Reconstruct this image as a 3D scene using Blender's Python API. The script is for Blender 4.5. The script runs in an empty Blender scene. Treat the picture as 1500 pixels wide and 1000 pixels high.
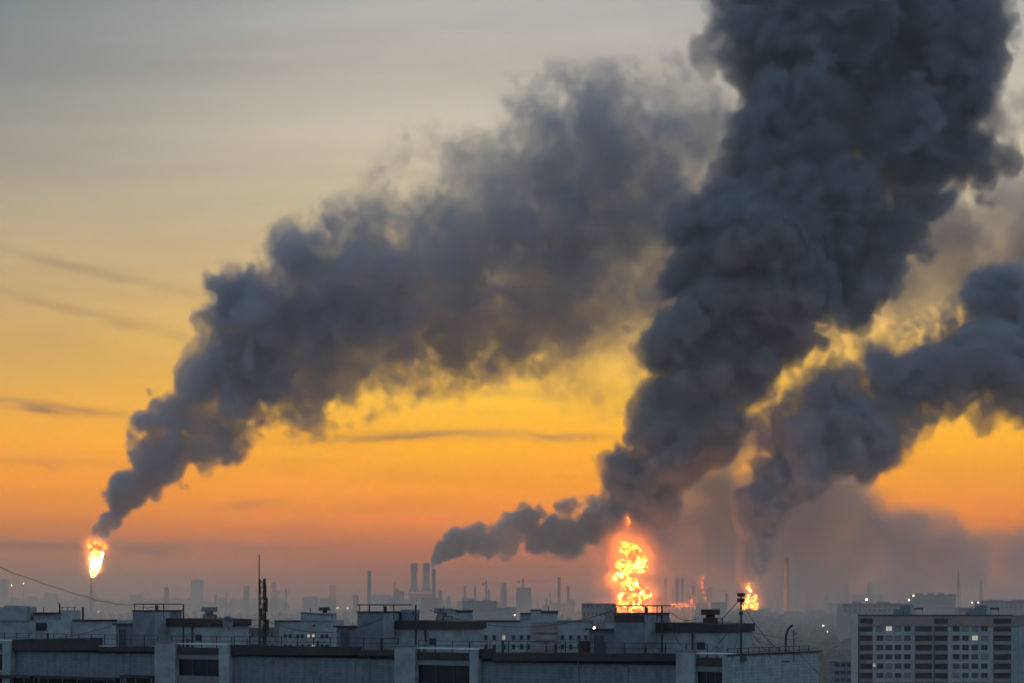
import bpy, bmesh, math, random
import numpy as np
from mathutils import Vector, Matrix, Euler

# ---------------------------------------------------------------- camera, sky, sun, exposure
SCN = bpy.context.scene
COL = SCN.collection
F = 3249.0            # focal length in photo pixels (78 mm equivalent)
HY = 872.0            # picture row of the horizon
CAM_Z = 57.0          # eye height above the ground
cam = bpy.data.cameras.new('camera'); cam_o = bpy.data.objects.new('camera', cam); COL.objects.link(cam_o)
cam.sensor_width = 36.0; cam.lens = 36.0 * F / 1500.0
cam.shift_y = (HY - 500.0) / 1500.0
cam.clip_start = 0.5; cam.clip_end = 200000.0
cam_o.location = (0, 0, CAM_Z); cam_o.rotation_euler = (math.radians(90), 0, 0)
SCN.camera = cam_o
SCN.view_settings.view_transform = 'Standard'; SCN.view_settings.look = 'None'
SCN.view_settings.exposure = 0.5; SCN.view_settings.gamma = 1.0; SCN.view_settings.use_curve_mapping = False
SCN.render.engine = 'CYCLES'
cy = SCN.cycles
cy.use_denoising = True; cy.denoiser = 'OPENIMAGEDENOISE'
cy.use_adaptive_sampling = True; cy.adaptive_threshold = 0.04; cy.adaptive_min_samples = 24
cy.max_bounces = 12; cy.diffuse_bounces = 2; cy.glossy_bounces = 2; cy.transmission_bounces = 2
cy.volume_bounces = 12; cy.transparent_max_bounces = 256
cy.volume_step_rate = 1.0; cy.volume_max_steps = 512
cy.sample_clamp_indirect = 4.0

SUN_AZ = math.radians(4.5)      # to the right of straight ahead
SUN_EL = math.radians(4.0)

def lin(r, g, b):
    f = lambda c: (c/255/12.92) if c/255 <= .04045 else ((c/255+.055)/1.055)**2.4
    return (f(r), f(g), f(b))

class NT:
    """small node-tree writer"""
    def __init__(s, tree): s.t = tree; s.n = tree.nodes; s.l = tree.links
    def new(s, typ, ins=None, **kw):
        n = s.n.new(typ)
        for k, v in kw.items(): setattr(n, k, v)
        for k, v in (ins or {}).items(): s.put(n.inputs[k], v)
        return n
    def put(s, sock, v):
        if isinstance(v, bpy.types.NodeSocket): s.l.new(v, sock)
        elif isinstance(v, bpy.types.Node): s.l.new(v.outputs[0], sock)
        else: sock.default_value = v
    def m(s, op, a, b=None, c=None, clamp=False):
        n = s.n.new('ShaderNodeMath'); n.operation = op; n.use_clamp = clamp
        for i, v in enumerate((a, b, c)):
            if v is not None: s.put(n.inputs[i], v)
        return n.outputs[0]
    def maprange(s, v, a, b, c=0., d=1., smooth=False):
        n = s.n.new('ShaderNodeMapRange'); n.interpolation_type = 'SMOOTHSTEP' if smooth else 'LINEAR'
        for k, x in zip(('Value', 'From Min', 'From Max', 'To Min', 'To Max'), (v, a, b, c, d)): s.put(n.inputs[k], x)
        return n.outputs[0]
    def mix(s, f, a, b, blend='MIX'):
        n = s.n.new('ShaderNodeMix'); n.data_type = 'RGBA'; n.blend_type = blend
        s.put(n.inputs[0], f); s.put(n.inputs[6], a); s.put(n.inputs[7], b)
        return n.outputs[2]
    def ramp(s, f, stops, interp='LINEAR'):
        n = s.n.new('ShaderNodeValToRGB'); s.put(n.inputs[0], f); cr = n.color_ramp; cr.interpolation = interp
        while len(cr.elements) < len(stops): cr.elements.new(.5)
        for e, (p, c) in zip(cr.elements, stops): e.position = p; e.color = (*c, 1)
        return n.outputs[0]

def make_world():
    w = bpy.data.worlds.new('World'); SCN.world = w; w.use_nodes = True
    t = NT(w.node_tree); t.n.clear()
    d = t.new('ShaderNodeTexCoord').outputs['Generated']
    sep = t.new('ShaderNodeSeparateXYZ', {0: d}); x, y, z = sep.outputs
    el = t.m('ARCSINE', z)                                   # elevation in radians
    az = t.m('ARCTAN2', x, y)                                # 0 straight ahead, positive right
    # band of the sunset, by elevation (radians)
    def stops(tab): return [((e + .02) / .42, c) for e, c in tab]
    fac = t.m('DIVIDE', t.m('ADD', el, .02), .42)
    warm = t.ramp(fac, stops(WARM)); left = t.ramp(fac, stops(LEFT))
    daz = t.m('ABSOLUTE', t.m('SUBTRACT', az, SUN_AZ))
    near = t.maprange(daz, 0.10, 0.36, 1, 0, True)
    glow = t.mix(near, left, warm)
    # the rest of the sky: Nishita dusk
    sky = t.new('ShaderNodeTexSky', sky_type='NISHITA', sun_disc=False, sun_elevation=SUN_EL, sun_rotation=SUN_AZ,
                altitude=150., air_density=1.0, dust_density=2.0, ozone_density=2.0)
    nish = t.mix(1.0, sky.outputs[0], (NISH*.78, NISH*.92, NISH*1.15, 1), 'MULTIPLY')
    rest = t.mix(.8, nish, (.245, .33, .445, 1))
    wide = t.m('MULTIPLY', t.maprange(daz, .45, 1.7, 1, 0, True), t.maprange(el, .28, .75, 1, 0, True))
    c = t.mix(wide, rest, glow)
    # thin dark streaks of cloud low in the sky
    sv = t.new('ShaderNodeCombineXYZ', {0: t.m('MULTIPLY', az, 14.), 1: t.m('MULTIPLY', el, 90.), 2: t.m('MULTIPLY', t.m('ADD', az, el), 30.)})
    nz = t.new('ShaderNodeTexNoise', {'Vector': sv, 'Scale': 1.0, 'Detail': 7.0, 'Roughness': .68, 'Distortion': .6}).outputs[0]
    tot = None
    for px, py, w_, h_, sl, a in STREAKS:
        a0 = math.atan((px - 750) / F); e0 = math.atan((HY - py) / F)
        u = t.m('DIVIDE', t.m('SUBTRACT', az, a0), w_ / F)
        v = t.m('DIVIDE', t.m('SUBTRACT', t.m('SUBTRACT', el, e0), t.m('MULTIPLY', t.m('SUBTRACT', az, a0), -sl)), h_ / F)
        v = t.m('ADD', v, t.m('MULTIPLY', t.m('SUBTRACT', nz, .5), 4.2))
        g = t.m('MULTIPLY', t.m('EXPONENT', t.m('MULTIPLY', t.m('ADD', t.m('POWER', t.m('ABSOLUTE', u), 2.), t.m('POWER', t.m('ABSOLUTE', v), 2.)), -1.)), a)
        tot = g if tot is None else t.m('ADD', tot, g)
    tot = t.m('MINIMUM', t.m('MULTIPLY', tot, t.maprange(nz, .3, .62, .25, 1.35)), .85)
    c = t.mix(tot, c, t.mix(.45, (.17, .125, .10, 1), t.mix(1., c, (.6, .5, .55, 1), 'MULTIPLY')))
    broad = t.new('ShaderNodeTexNoise', {'Vector': t.new('ShaderNodeCombineXYZ', {0: t.m('MULTIPLY', az, 3.), 1: t.m('MULTIPLY', el, 26.), 2: 9.3}), 'Scale': 1., 'Detail': 9., 'Roughness': .66, 'Distortion': .5}).outputs[0]
    c = t.mix(1.0, c, t.ramp(broad, [(.25, (.86, .83, .86)), (.5, (1., 1., 1.)), (.75, (1.12, 1.10, 1.06))]), 'MULTIPLY')
    strand = t.new('ShaderNodeTexNoise', {'Vector': t.new('ShaderNodeCombineXYZ', {0: t.m('MULTIPLY', az, 8.), 1: t.m('ADD', t.m('MULTIPLY', el, 120.), t.m('MULTIPLY', az, 6.)), 2: 4.1}), 'Scale': 1., 'Detail': 6., 'Roughness': .6, 'Distortion': .9}).outputs[0]
    low = t.m('MULTIPLY', t.maprange(el, .22, .05, 0, 1, True), t.maprange(strand, .5, .74, 0, .22, True))
    c = t.mix(low, c, t.mix(1., c, (.55, .50, .56, 1), 'MULTIPLY'))
    # under the horizon: dull ground
    c = t.mix(t.maprange(el, -.03, 0., 0, 1, True), (.05, .05, .055, 1), c)
    bg = t.new('ShaderNodeBackground', {0: c, 1: 1.0})
    t.new('ShaderNodeOutputWorld', {0: bg.outputs[0]})
NISH = .09
# elevation (radians), colour
def band(tab, k): return [(math.atan((HY - y) / F), tuple(v * k * (1.14 if 560 < y < 790 else 1.) for v in lin(*c))) for y, c in tab]
# picture row (872 = horizon), colour of the glow there
WARM = band([(900, (150, 100, 80)), (850, (185, 105, 70)), (800, (220, 115, 50)), (760, (248, 136, 20)), (694, (255, 163, 0)), (650, (255, 175, 0)), (584, (255, 192, 45)), (480, (245, 195, 100)), (400, (228, 194, 135)), (300, (214, 195, 158)), (180, (204, 193, 172)), (60, (190, 184, 174)), (-40, (172, 172, 170)), (-420, (125, 138, 146))], .74)
LEFT = band([(900, (130, 95, 80)), (840, (160, 115, 85)), (770, (211, 123, 50)), (705, (248, 150, 20)), (640, (247, 166, 42)), (544, (226, 176, 90)), (420, (201, 171, 118)), (330, (185, 168, 136)), (254, (164, 157, 142)), (130, (136, 141, 137)), (24, (111, 124, 128)), (-60, (98, 113, 121)), (-420, (90, 104, 114))], .74)
STREAKS = [(60, 600, 130, 7, .10, .75), (-40, 800, 130, 6, 0., .6), (240, 802, 210, 10, .01, .75), (560, 640, 120, 5, -.06, .55), (720, 636, 150, 7, .03, .5), (850, 640, 60, 9, .04, .3),
           (140, 405, 190, 8, .2, .3), (150, 470, 170, 9, .22, .35), (60, 680, 110, 7, .05, .3), (370, 738, 40, 6, -.1, .45), (720, 575, 110, 5, 0., .25), (450, 770, 40, 10, -.2, .2)]
make_world()
sun = bpy.data.lights.new('sun', 'SUN'); sun.energy = 0.4; sun.angle = math.radians(.6); sun.color = (1.0, .62, .28)
sun_o = bpy.data.objects.new('sun', sun); COL.objects.link(sun_o)
sd = Vector((math.sin(SUN_AZ)*math.cos(SUN_EL), math.cos(SUN_AZ)*math.cos(SUN_EL), math.sin(SUN_EL)))
sun_o.rotation_euler = sd.to_track_quat('Z', 'Y').to_euler(); sun_o.location = (0, 300, 200)

f32=np.float32
CORE=2.2
def bsp_up(L, n, axis, scale, off):
    """cubic B-spline upsample of lattice L along axis to n samples, sample i at off+i*scale lattice units (needs margin)"""
    t=off+np.arange(n)*scale
    i=np.floor(t).astype(int); f=(t-i).astype(f32)
    w=[(1-f)**3/6,(3*f**3-6*f**2+4)/6,(-3*f**3+3*f**2+3*f+1)/6,f**3/6]
    sh=[1,1,1]; sh[axis]=n
    out=None
    for k in range(4):
        a=np.take(L,i+k,axis=axis)*w[k].reshape(sh).astype(f32)
        out=a if out is None else out+a
    return out
def noise(shape, vox, cell, rng):
    """smooth value noise, unit variance-ish; shape (nz,ny,nx), vox px per axis, cell px"""
    dims=[int(np.ceil(shape[a]*vox[a]/cell))+5 for a in range(3)]
    L=rng.standard_normal(dims).astype(f32)
    o=rng.random(3)
    for a in (1,0,2):
        L=bsp_up(L,shape[a],a,vox[a]/cell,o[a])
    return L/0.33
class Grid:
    def __init__(s,x0,x1,y0,y1,w0,w1,vx,vw):
        # y photo px down; z index 0 = y1 (bottom)
        s.nx=int(round((x1-x0)/vx))+1; s.nz=int(round((y1-y0)/vx))+1; s.ny=int(round((w1-w0)/vw))+1
        s.x=x0+np.arange(s.nx,dtype=f32)*vx; s.y=y1-np.arange(s.nz,dtype=f32)*vx; s.w=w0+np.arange(s.ny,dtype=f32)*vw
        s.shape=(s.nz,s.ny,s.nx); s.vox=(vx,vw,vx); s.vx=vx; s.vw=vw
        s.S=np.full(s.shape,-1e3,f32)
    def balls(s,P,pad):
        for (x,y,w,r) in P:
            R=r+pad
            a=np.searchsorted(s.x,x-R); b=np.searchsorted(s.x,x+R)
            c=np.searchsorted(-s.y,-(y+R)); d=np.searchsorted(-s.y,-(y-R))
            e=np.searchsorted(s.w,w-R); f=np.searchsorted(s.w,w+R)
            if a>=b or c>=d or e>=f: continue
            D=np.sqrt((s.y[c:d,None,None]-y)**2+(s.w[None,e:f,None]-w)**2+(s.x[None,None,a:b]-x)**2)
            blk=s.S[c:d,e:f,a:b]
            np.maximum(blk,r-D,out=blk)
    def params(s,C,step=8):
        """C rows x,y,r,p1..pk -> smooth fields over (z,x) (constant in depth)"""
        C=np.array(C,f32)
        zz=s.y[::step]; xx=s.x[::step]
        W=0;A=0
        for row in C:
            d2=((zz[:,None]-row[1])**2+(xx[None,:]-row[0])**2)/row[2]**2
            w=1/(d2+.25)**3
            W=W+w; A=A+w[...,None]*row[3:]
        A=A/W[...,None]
        zi=np.clip(np.arange(s.nz)/step,0,len(zz)-1.001); xi=np.clip(np.arange(s.nx)/step,0,len(xx)-1.001)
        zi0=zi.astype(int);xi0=xi.astype(int);fz=(zi-zi0)[:,None,None];fx=(xi-xi0)[None,:,None]
        out=A[zi0][:,xi0]*(1-fz)*(1-fx)+A[zi0+1][:,xi0]*fz*(1-fx)+A[zi0][:,xi0+1]*(1-fz)*fx+A[zi0+1][:,xi0+1]*fz*fx
        return [out[:,None,:,k].astype(f32) for k in range(out.shape[2])]
def spawn(C,rng,n1,n2=0,f1=(.3,.55),flat=.8,wob=.25,off=(.7,1.0)):
    """main balls + child puffs sitting on their surfaces"""
    P=[]
    for c in C:
        x,y,r=c[:3]
        w=(rng.random()-.5)*2*wob*r
        P.append((x,y,w,r))
        kids=[]
        for k in range(n1):
            d=rng.standard_normal(3); d/=np.linalg.norm(d); 
            rr=r*rng.uniform(*f1); q=r*rng.uniform(*off)-rr*.35
            kids.append((x+d[0]*q,y+d[1]*q,w+d[2]*q,rr))
        P+=kids
        for (kx,ky,kw,kr) in kids:
            for k in range(n2):
                d=rng.standard_normal(3); d/=np.linalg.norm(d)
                rr=kr*rng.uniform(.3,.5); q=kr*.8
                P.append((kx+d[0]*q,ky+d[1]*q,kw+d[2]*q,rr))
    return P
def sstep(x): 
    x=np.clip(x,0,1); return x*x*(3-2*x)
def make(g,C,rng,n1=5,n2=4,octs=(64,32,16,8),amp=1.0,fray=.3,shell=0,wob=.25,f1=(.3,.5)):
    """C rows: x,y,r, edge width px, density (1/px), bump amplitude px, hole amount"""
    g.balls(spawn(C,rng,n1,n2,f1=f1,wob=wob),40)
    edge,den,bump,hole=g.params(C)
    S0=g.S.copy()
    b=0;tot=0
    for k,c in enumerate(octs):
        a=.62**k
        n=noise(g.shape,g.vox,c,rng)
        if k==0: lowf=n
        if k==1: mid=n
        b=b+a*(np.abs(n)-.8); 
    g.S=g.S+bump*amp*b
    if fray:
        fr=0
        for k,c in enumerate((20,10,5.,2.8)): fr=fr+.68**k*noise(g.shape,g.vox,c,rng)
        g.S=g.S+fray*edge*fr
    g.S=np.minimum(g.S,S0+1.35*bump)
    fine=noise(g.shape,g.vox,octs[-1],rng)
    # ragged, hole noise: thins parts of the body
    h=.75*noise(g.shape,g.vox,octs[0]*1.6,rng)+.5*mid+.4*fine+.2*noise(g.shape,g.vox,octs[-1]*.6,rng)
    body=sstep(g.S/edge+.4)
    d=body*den*np.clip(1+hole*h,.02,3.)
    if shell: d*=.3+.7*sstep(g.S/shell)
    f=lambda a,n: np.clip(np.minimum(a-a.min(),a.max()-a)/n,0,1)
    d*=f(g.x,8)[None,None,:]; d*=f(g.w,8)[None,:,None]; d*=f(g.y,8)[:,None,None]
    core=g.S-edge*.6-.35*shell-CORE/(den*np.clip(1+hole*np.minimum(h,0),.12,1))
    return d,core
# x,y,r, edge px, density/px, bump px, hole
A=[(903,818,13,4,.2,4,.1),(899,800,17,4,.2,5,.1),(942,803,15,4,.2,4,.1),(924,800,24,4,.25,3,.1),(926,788,32,5,.25,4,.1),(925,765,34,5,.25,6,.1),(935,730,44,6,.25,8,.1),(935,695,54,6,.25,9,.1),(905,682,28,5,.25,6,.1),(965,668,52,6,.25,9,.1),(985,640,60,7,.25,9,.1),(945,620,24,5,.25,6,.1),
(1020,610,66,7,.25,9,.1),(990,575,38,6,.25,8,.1),(1030,560,70,7,.25,10,.1),(960,505,40,6,.25,9,.1),(950,495,28,5,.25,7,.1),(1000,500,60,7,.25,10,.1),(1080,510,72,8,.25,10,.15),(1130,480,60,8,.22,10,.2),
(1010,470,42,6,.25,9,.1),(1060,440,72,7,.25,10,.1),(1150,420,90,8,.25,10,.1),(1240,410,64,8,.25,9,.1),(1280,390,50,7,.25,9,.1),(1285,350,58,7,.25,9,.1),(1020,390,46,7,.25,9,.1),(1030,350,56,7,.25,9,.1),(1110,340,100,8,.25,10,.1),(1200,330,100,8,.25,10,.1),
(1055,295,44,9,.22,9,.15),(1110,270,62,10,.2,9,.15),(1180,250,90,10,.2,10,.1),(1250,270,60,10,.2,10,.15),(1110,190,55,12,.18,10,.2),(1180,160,90,12,.2,10,.1),
(1355,248,64,12,.2,12,.12),(1400,220,66,12,.2,12,.12),(1440,245,44,12,.18,12,.15),(1320,190,90,14,.16,12,.15),(1390,150,72,14,.15,12,.2),(1460,180,26,12,.1,9,.3),(1495,150,30,14,.06,10,.4),
(1070,75,40,13,.12,12,.3),(1100,45,62,13,.14,12,.25),(1150,60,80,12,.2,10,.1),(1230,60,110,12,.2,10,.1),(1330,60,110,11,.2,10,.1),(1410,50,66,8,.2,9,.1),(1425,90,50,8,.2,9,.1),(1430,10,46,8,.2,9,.1),
(1110,-30,70,14,.14,12,.2),(1230,-50,120,12,.2,10,.1),(1360,-50,110,11,.2,10,.1),(1300,-120,130,14,.2,12,.1),(1430,-100,90,14,.2,12,.1),(1262,148,52,10,.2,9,.1)]
B=[(143,788,11,3,.3,3,.1),(148,776,15,3,.3,4,.1),(160,762,18,3.5,.25,4,.1),(175,735,24,4,.22,5,.1),(185,712,34,5,.2,6,.1),(215,700,26,5,.2,6,.15),(215,672,34,5,.2,7,.15),(250,672,38,6,.17,8,.2),(285,650,40,6,.15,9,.25),(230,618,34,6,.18,8,.15),(265,612,42,6,.18,9,.15),(310,625,48,7,.13,10,.35),(345,595,46,8,.10,11,.45),
(295,570,44,7,.15,10,.25),(275,545,20,6,.12,8,.3),(340,545,56,8,.15,11,.2),(310,510,34,7,.13,10,.3),(380,520,66,9,.14,11,.2),(330,465,40,8,.12,10,.3),(345,435,34,8,.12,10,.3),(400,465,62,9,.13,11,.2),(400,560,42,10,.12,12,.45),(440,580,46,10,.13,12,.4),(468,605,22,8,.1,9,.3),(450,520,60,10,.11,12,.3),(505,560,44,12,.09,12,.5),(520,530,50,12,.11,12,.4),
(455,390,60,10,.10,12,.3),(470,360,40,10,.09,12,.35),(400,420,30,12,.05,12,.5),(480,460,78,11,.12,12,.2),(545,370,66,11,.10,12,.25),(560,440,84,12,.10,12,.2),(580,510,64,14,.09,13,.4),(610,540,40,14,.07,12,.5),
(600,280,46,14,.05,14,.45),(625,240,36,14,.035,14,.5),(620,340,74,13,.085,13,.25),(660,420,100,14,.075,14,.25),(680,490,64,16,.08,14,.35),(700,280,62,15,.05,14,.4),(720,350,96,15,.075,14,.25),(760,440,90,16,.06,14,.3),(740,240,44,15,.045,14,.45),
(790,290,90,16,.06,14,.3),(800,200,62,16,.055,14,.35),(810,150,36,16,.03,15,.5),(830,380,100,17,.06,14,.3),(850,460,84,18,.05,15,.4),(860,230,80,17,.05,14,.35),(880,330,100,17,.055,14,.3),(930,220,90,18,.045,15,.4),(960,160,56,18,.03,15,.5),(1000,140,44,18,.025,15,.5),(930,420,90,18,.04,15,.5),(980,310,100,18,.045,15,.35),(1030,200,80,18,.035,15,.45),(1050,280,80,18,.035,15,.4),(870,540,50,20,.012,12,.7),(950,480,60,20,.018,12,.6)]
C=[(1098,858,13,3,.2,2,.1),(1098,845,16,3,.2,2.5,.1),(1101,825,20,3.5,.2,3,.1),(1109,798,24,4,.2,4,.15),(1112,768,26,5,.2,7,.15),(1120,735,36,6,.2,8,.15),(1150,705,48,7,.2,9,.15),(1135,690,38,7,.2,9,.15),(1190,680,56,8,.2,9,.12),(1170,645,60,9,.18,10,.15),(1240,660,50,7,.2,9,.12),(1250,620,72,9,.18,10,.12),(1300,640,30,8,.16,9,.2),(1160,605,48,11,.13,11,.3),(1140,615,30,9,.12,10,.3),
(1220,575,62,12,.13,11,.25),(1320,585,60,10,.16,11,.15),(1285,545,66,12,.14,11,.25),(1360,545,72,11,.17,11,.15),(1420,580,52,12,.14,12,.25),(1430,520,80,11,.17,11,.12),(1490,560,66,12,.15,12,.2),(1510,500,80,12,.17,11,.12),(1395,468,36,14,.09,13,.5),(1440,456,40,13,.11,12,.45),(1500,460,50,15,.09,13,.4),(1560,540,80,12,.17,11,.12),(1580,470,70,12,.12,11,.2),
(1160,545,40,18,.04,16,.9),(1210,500,50,18,.045,16,.9),(1260,490,50,18,.05,16,.9),(1320,490,50,18,.05,16,.9),(1290,450,40,18,.035,16,.9),(1110,590,36,18,.03,16,.9),(1350,470,40,18,.03,16,.9)]
D=[(634,828,5,2.5,.2,2,.1),(640,818,9,3,.2,3,.1),(652,806,14,3,.2,4,.12),(672,797,17,4,.18,4,.15),(690,793,17,4,.18,5,.15),(710,788,18,4,.18,5,.15),(732,782,20,4,.18,5,.15),(752,776,22,4,.18,5,.15),(772,768,20,4,.16,5,.15),(785,782,20,5,.16,5,.15),(810,780,22,5,.14,6,.2),(835,776,26,5,.14,6,.2),(860,772,28,6,.13,6,.2),(885,770,30,6,.12,6,.2),(910,768,32,6,.12,6,.2),(930,764,26,7,.12,6,.2)]
E=[(985,770,70,60,.007,16,.45),(1030,720,60,44,.010,14,.5),(1010,665,40,30,.011,14,.6),(1065,655,50,30,.012,14,.6),(1080,770,90,60,.008,16,.4),(1010,840,60,50,.006,12,.5),(1170,760,100,56,.009,16,.35),(1235,740,60,34,.012,14,.35),(1250,785,84,46,.010,16,.35),(1320,785,60,36,.010,14,.35),(1380,800,48,30,.010,14,.35),(1430,818,40,26,.009,12,.4),(1490,815,44,28,.006,12,.4),(1180,830,80,50,.006,12,.4),(1310,830,60,40,.006,12,.4),(870,850,36,30,.006,10,.4)]
G=[(1330,300,50,34,.012,14,.5),(1390,330,60,34,.012,14,.5),(1460,320,60,34,.010,14,.5),(1400,390,66,34,.016,14,.45),(1470,390,70,34,.016,14,.45),(1350,420,50,34,.014,14,.5),(1530,360,70,34,.014,14,.45),(1470,270,40,30,.007,14,.6)]
ORDER=['G','E','D','B','C','A']
SC=dict(B=(1,1,1,1),A=(.95,.62,.8,1.5),C=(1.6,.38,1.5,1.5),D=(1.6,.55,1.8,1.7),E=(1,2.1,.8,1),G=(1,1.1,.9,1))
GR=dict(A=(830,1590,-230,830,-180,180,1.7,3.4),B=(120,1140,80,810,-130,130,1.8,3.6),C=(1050,1640,330,880,-110,110,2,4),D=(620,1010,715,845,-40,40,2,3),E=(900,1550,600,900,-90,90,6,9),G=(1250,1600,200,500,-90,90,6,9))
def build(n):
    g=Grid(*GR[n]); rng=np.random.default_rng(dict(A=3,B=5,C=8,D=2,E=4,G=6)[n])
    C_=[list(r) for r in globals()[n]]
    es,ds,hs,bs=SC[n]
    for r in C_:
        if n=='B':
            t=np.clip((r[0]-150)/450,0,1); es_=1.5+1.3*t; ds_=(.44-.17*t)*(1+1.2*max(0,min(1,(r[1]-700)/50))); r[2]*=1.0+.14*t
            r[3]*=es_; r[4]*=ds_; r[5]*=1.3; r[6]=min(r[6]*.85+.04,.7)
        else:
            if n=='D': q=min(1,max(0,(r[0]-650)/60)); r[2]*=1.08+.15*q; r[5]*=.3+.7*q; r[3]*=.4+.6*q; r[4]*=2.2-1.2*q
            if n=='C' and r[1]>740: r[3]*=.5; r[5]*=.45; r[4]*=1.5; r[2]*=1.12
            r[3]*=es; r[4]*=ds*(1+1.8*max(0,min(1,(r[1]-690)/40)) if n=='C' else 1); r[6]=min(r[6]*hs,1.1); r[5]*=bs
    kw=dict(A=dict(octs=(60,30,15,8),n1=7,n2=5,fray=.34,shell=78),B=dict(octs=(70,34,17,9),n1=6,n2=4,fray=.34),C=dict(octs=(64,32,16,8),n1=6,n2=4,fray=.34,shell=14),D=dict(octs=(26,13,7),n1=7,n2=4,fray=.3),E=dict(fray=.12,octs=(110,50,24),n1=2,n2=0),G=dict(octs=(80,40,20),n1=3,n2=0))[n]
    return g,make(g,C_,rng,**kw)
# ---------------------------------------------------------------- ground and air
def mat(name, color, rough=.9, noise=None, amount=.25, bump=0., bscale=None, metal=0., emit=None, estr=0.):
    m = bpy.data.materials.new(name); m.use_nodes = True; t = NT(m.node_tree); t.n.clear()
    b = t.new('ShaderNodeBsdfPrincipled', {'Base Color': (*color, 1), 'Roughness': rough, 'Metallic': metal})
    if noise:
        co = t.new('ShaderNodeTexCoord').outputs['Object']
        n = t.new('ShaderNodeTexNoise', {'Vector': co, 'Scale': noise, 'Detail': 6., 'Roughness': .65}).outputs[0]
        n2 = t.new('ShaderNodeTexNoise', {'Vector': co, 'Scale': noise*.13, 'Detail': 3.}).outputs[0]
        f = t.m('ADD', t.m('MULTIPLY', n, .6), t.m('MULTIPLY', n2, .4))
        t.put(b.inputs['Base Color'], t.ramp(f, [(.3, tuple(c*(1-amount) for c in color)), (.7, tuple(min(1, c*(1+amount)) for c in color))]))
        if bump:
            t.put(b.inputs['Normal'], t.new('ShaderNodeBump', {'Height': n, 'Strength': bump, 'Distance': .05}).outputs[0])
    if emit:
        b.inputs['Emission Color'].default_value = (*emit, 1); b.inputs['Emission Strength'].default_value = estr
    t.new('ShaderNodeOutputMaterial', {0: b.outputs[0]})
    return m
def sheet(name, x0, x1, y0, y1, z, m, kind='structure'):
    me = bpy.data.meshes.new(name); me.from_pydata([(x0, y0, z), (x1, y0, z), (x1, y1, z), (x0, y1, z)], [], [(0, 1, 2, 3)])
    o = bpy.data.objects.new(name, me); COL.objects.link(o); me.materials.append(m); o['kind'] = kind
    return o
sheet('ground', -5000, 5000, -150, 8950, 0., mat('ground', (.05, .052, .05), 1., .02, .5))
HAZE = 1.6e-5
def haze_box():
    bm = bmesh.new(); bmesh.ops.create_cube(bm, size=1.0)
    me = bpy.data.meshes.new('haze'); bm.to_mesh(me); bm.free()
    o = bpy.data.objects.new('haze', me); COL.objects.link(o)
    o.scale = (10100, 9200, 1871); o.location = (0, 4400, 1871/2 - 1)
    m = bpy.data.materials.new('haze'); m.use_nodes = True; t = NT(m.node_tree); t.n.clear()
    pv = t.new('ShaderNodeVolumePrincipled', {'Color': (.88, .87, .86, 1), 'Density': HAZE, 'Anisotropy': .1, 'Density Attribute': ''})
    t.new('ShaderNodeOutputMaterial', {'Volume': pv.outputs[0]})
    me.materials.append(m); o['kind'] = 'stuff'; o['label'] = 'even warm haze filling the air over the city'; o['category'] = 'haze'
haze_box()

def ground_mist():
    """the low layer of smoky mist lying over the refinery plain"""
    bm = bmesh.new(); bmesh.ops.create_cube(bm, size=1.0)
    me = bpy.data.meshes.new('ground_mist'); bm.to_mesh(me); bm.free()
    o = bpy.data.objects.new('ground_mist', me); COL.objects.link(o)
    o.scale = (9800, 8620, 900); o.location = (0, 4590, 449.5)
    m = bpy.data.materials.new('ground_mist'); m.use_nodes = True; t = NT(m.node_tree); t.n.clear()
    p = t.new('ShaderNodeSeparateXYZ', {0: t.new('ShaderNodeNewGeometry').outputs['Position']}).outputs
    h = t.m('ADD', t.m('EXPONENT', t.m('MULTIPLY', p[2], -1/66.)), t.m('MULTIPLY', t.m('EXPONENT', t.m('MULTIPLY', p[2], -1/240.)), .02))
    h = t.m('MULTIPLY', h, t.maprange(p[2], 900., 500., 0, 1, True))
    h = t.m('MULTIPLY', h, t.maprange(p[1], 280., 620., 0, 1, True))
    h = t.m('MULTIPLY', h, t.maprange(p[1], 8850., 8000., 0, 1, True))
    n = t.new('ShaderNodeTexNoise', {'Vector': t.new('ShaderNodeVectorMath', {0: t.new('ShaderNodeNewGeometry').outputs['Position'], 1: (1/1400., 1/2500., 1/160.)}, operation='MULTIPLY').outputs[0], 'Scale': 1., 'Detail': 1.}).outputs[0]
    h = t.m('MULTIPLY', t.m('MULTIPLY', h, MIST), t.maprange(n, .3, .7, .55, 1.45))
    pv = t.new('ShaderNodeVolumePrincipled', {'Color': (.90, .80, .69, 1), 'Density': h, 'Anisotropy': .1, 'Density Attribute': ''})
    t.new('ShaderNodeOutputMaterial', {'Volume': pv.outputs[0]})
    m.cycles.volume_step_rate = 3.
    me.materials.append(m); o['kind'] = 'stuff'; o['label'] = 'low smoky mist lying over the refinery plain under the skyline'; o['category'] = 'mist'
MIST = 4.4e-4
ground_mist()
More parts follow.
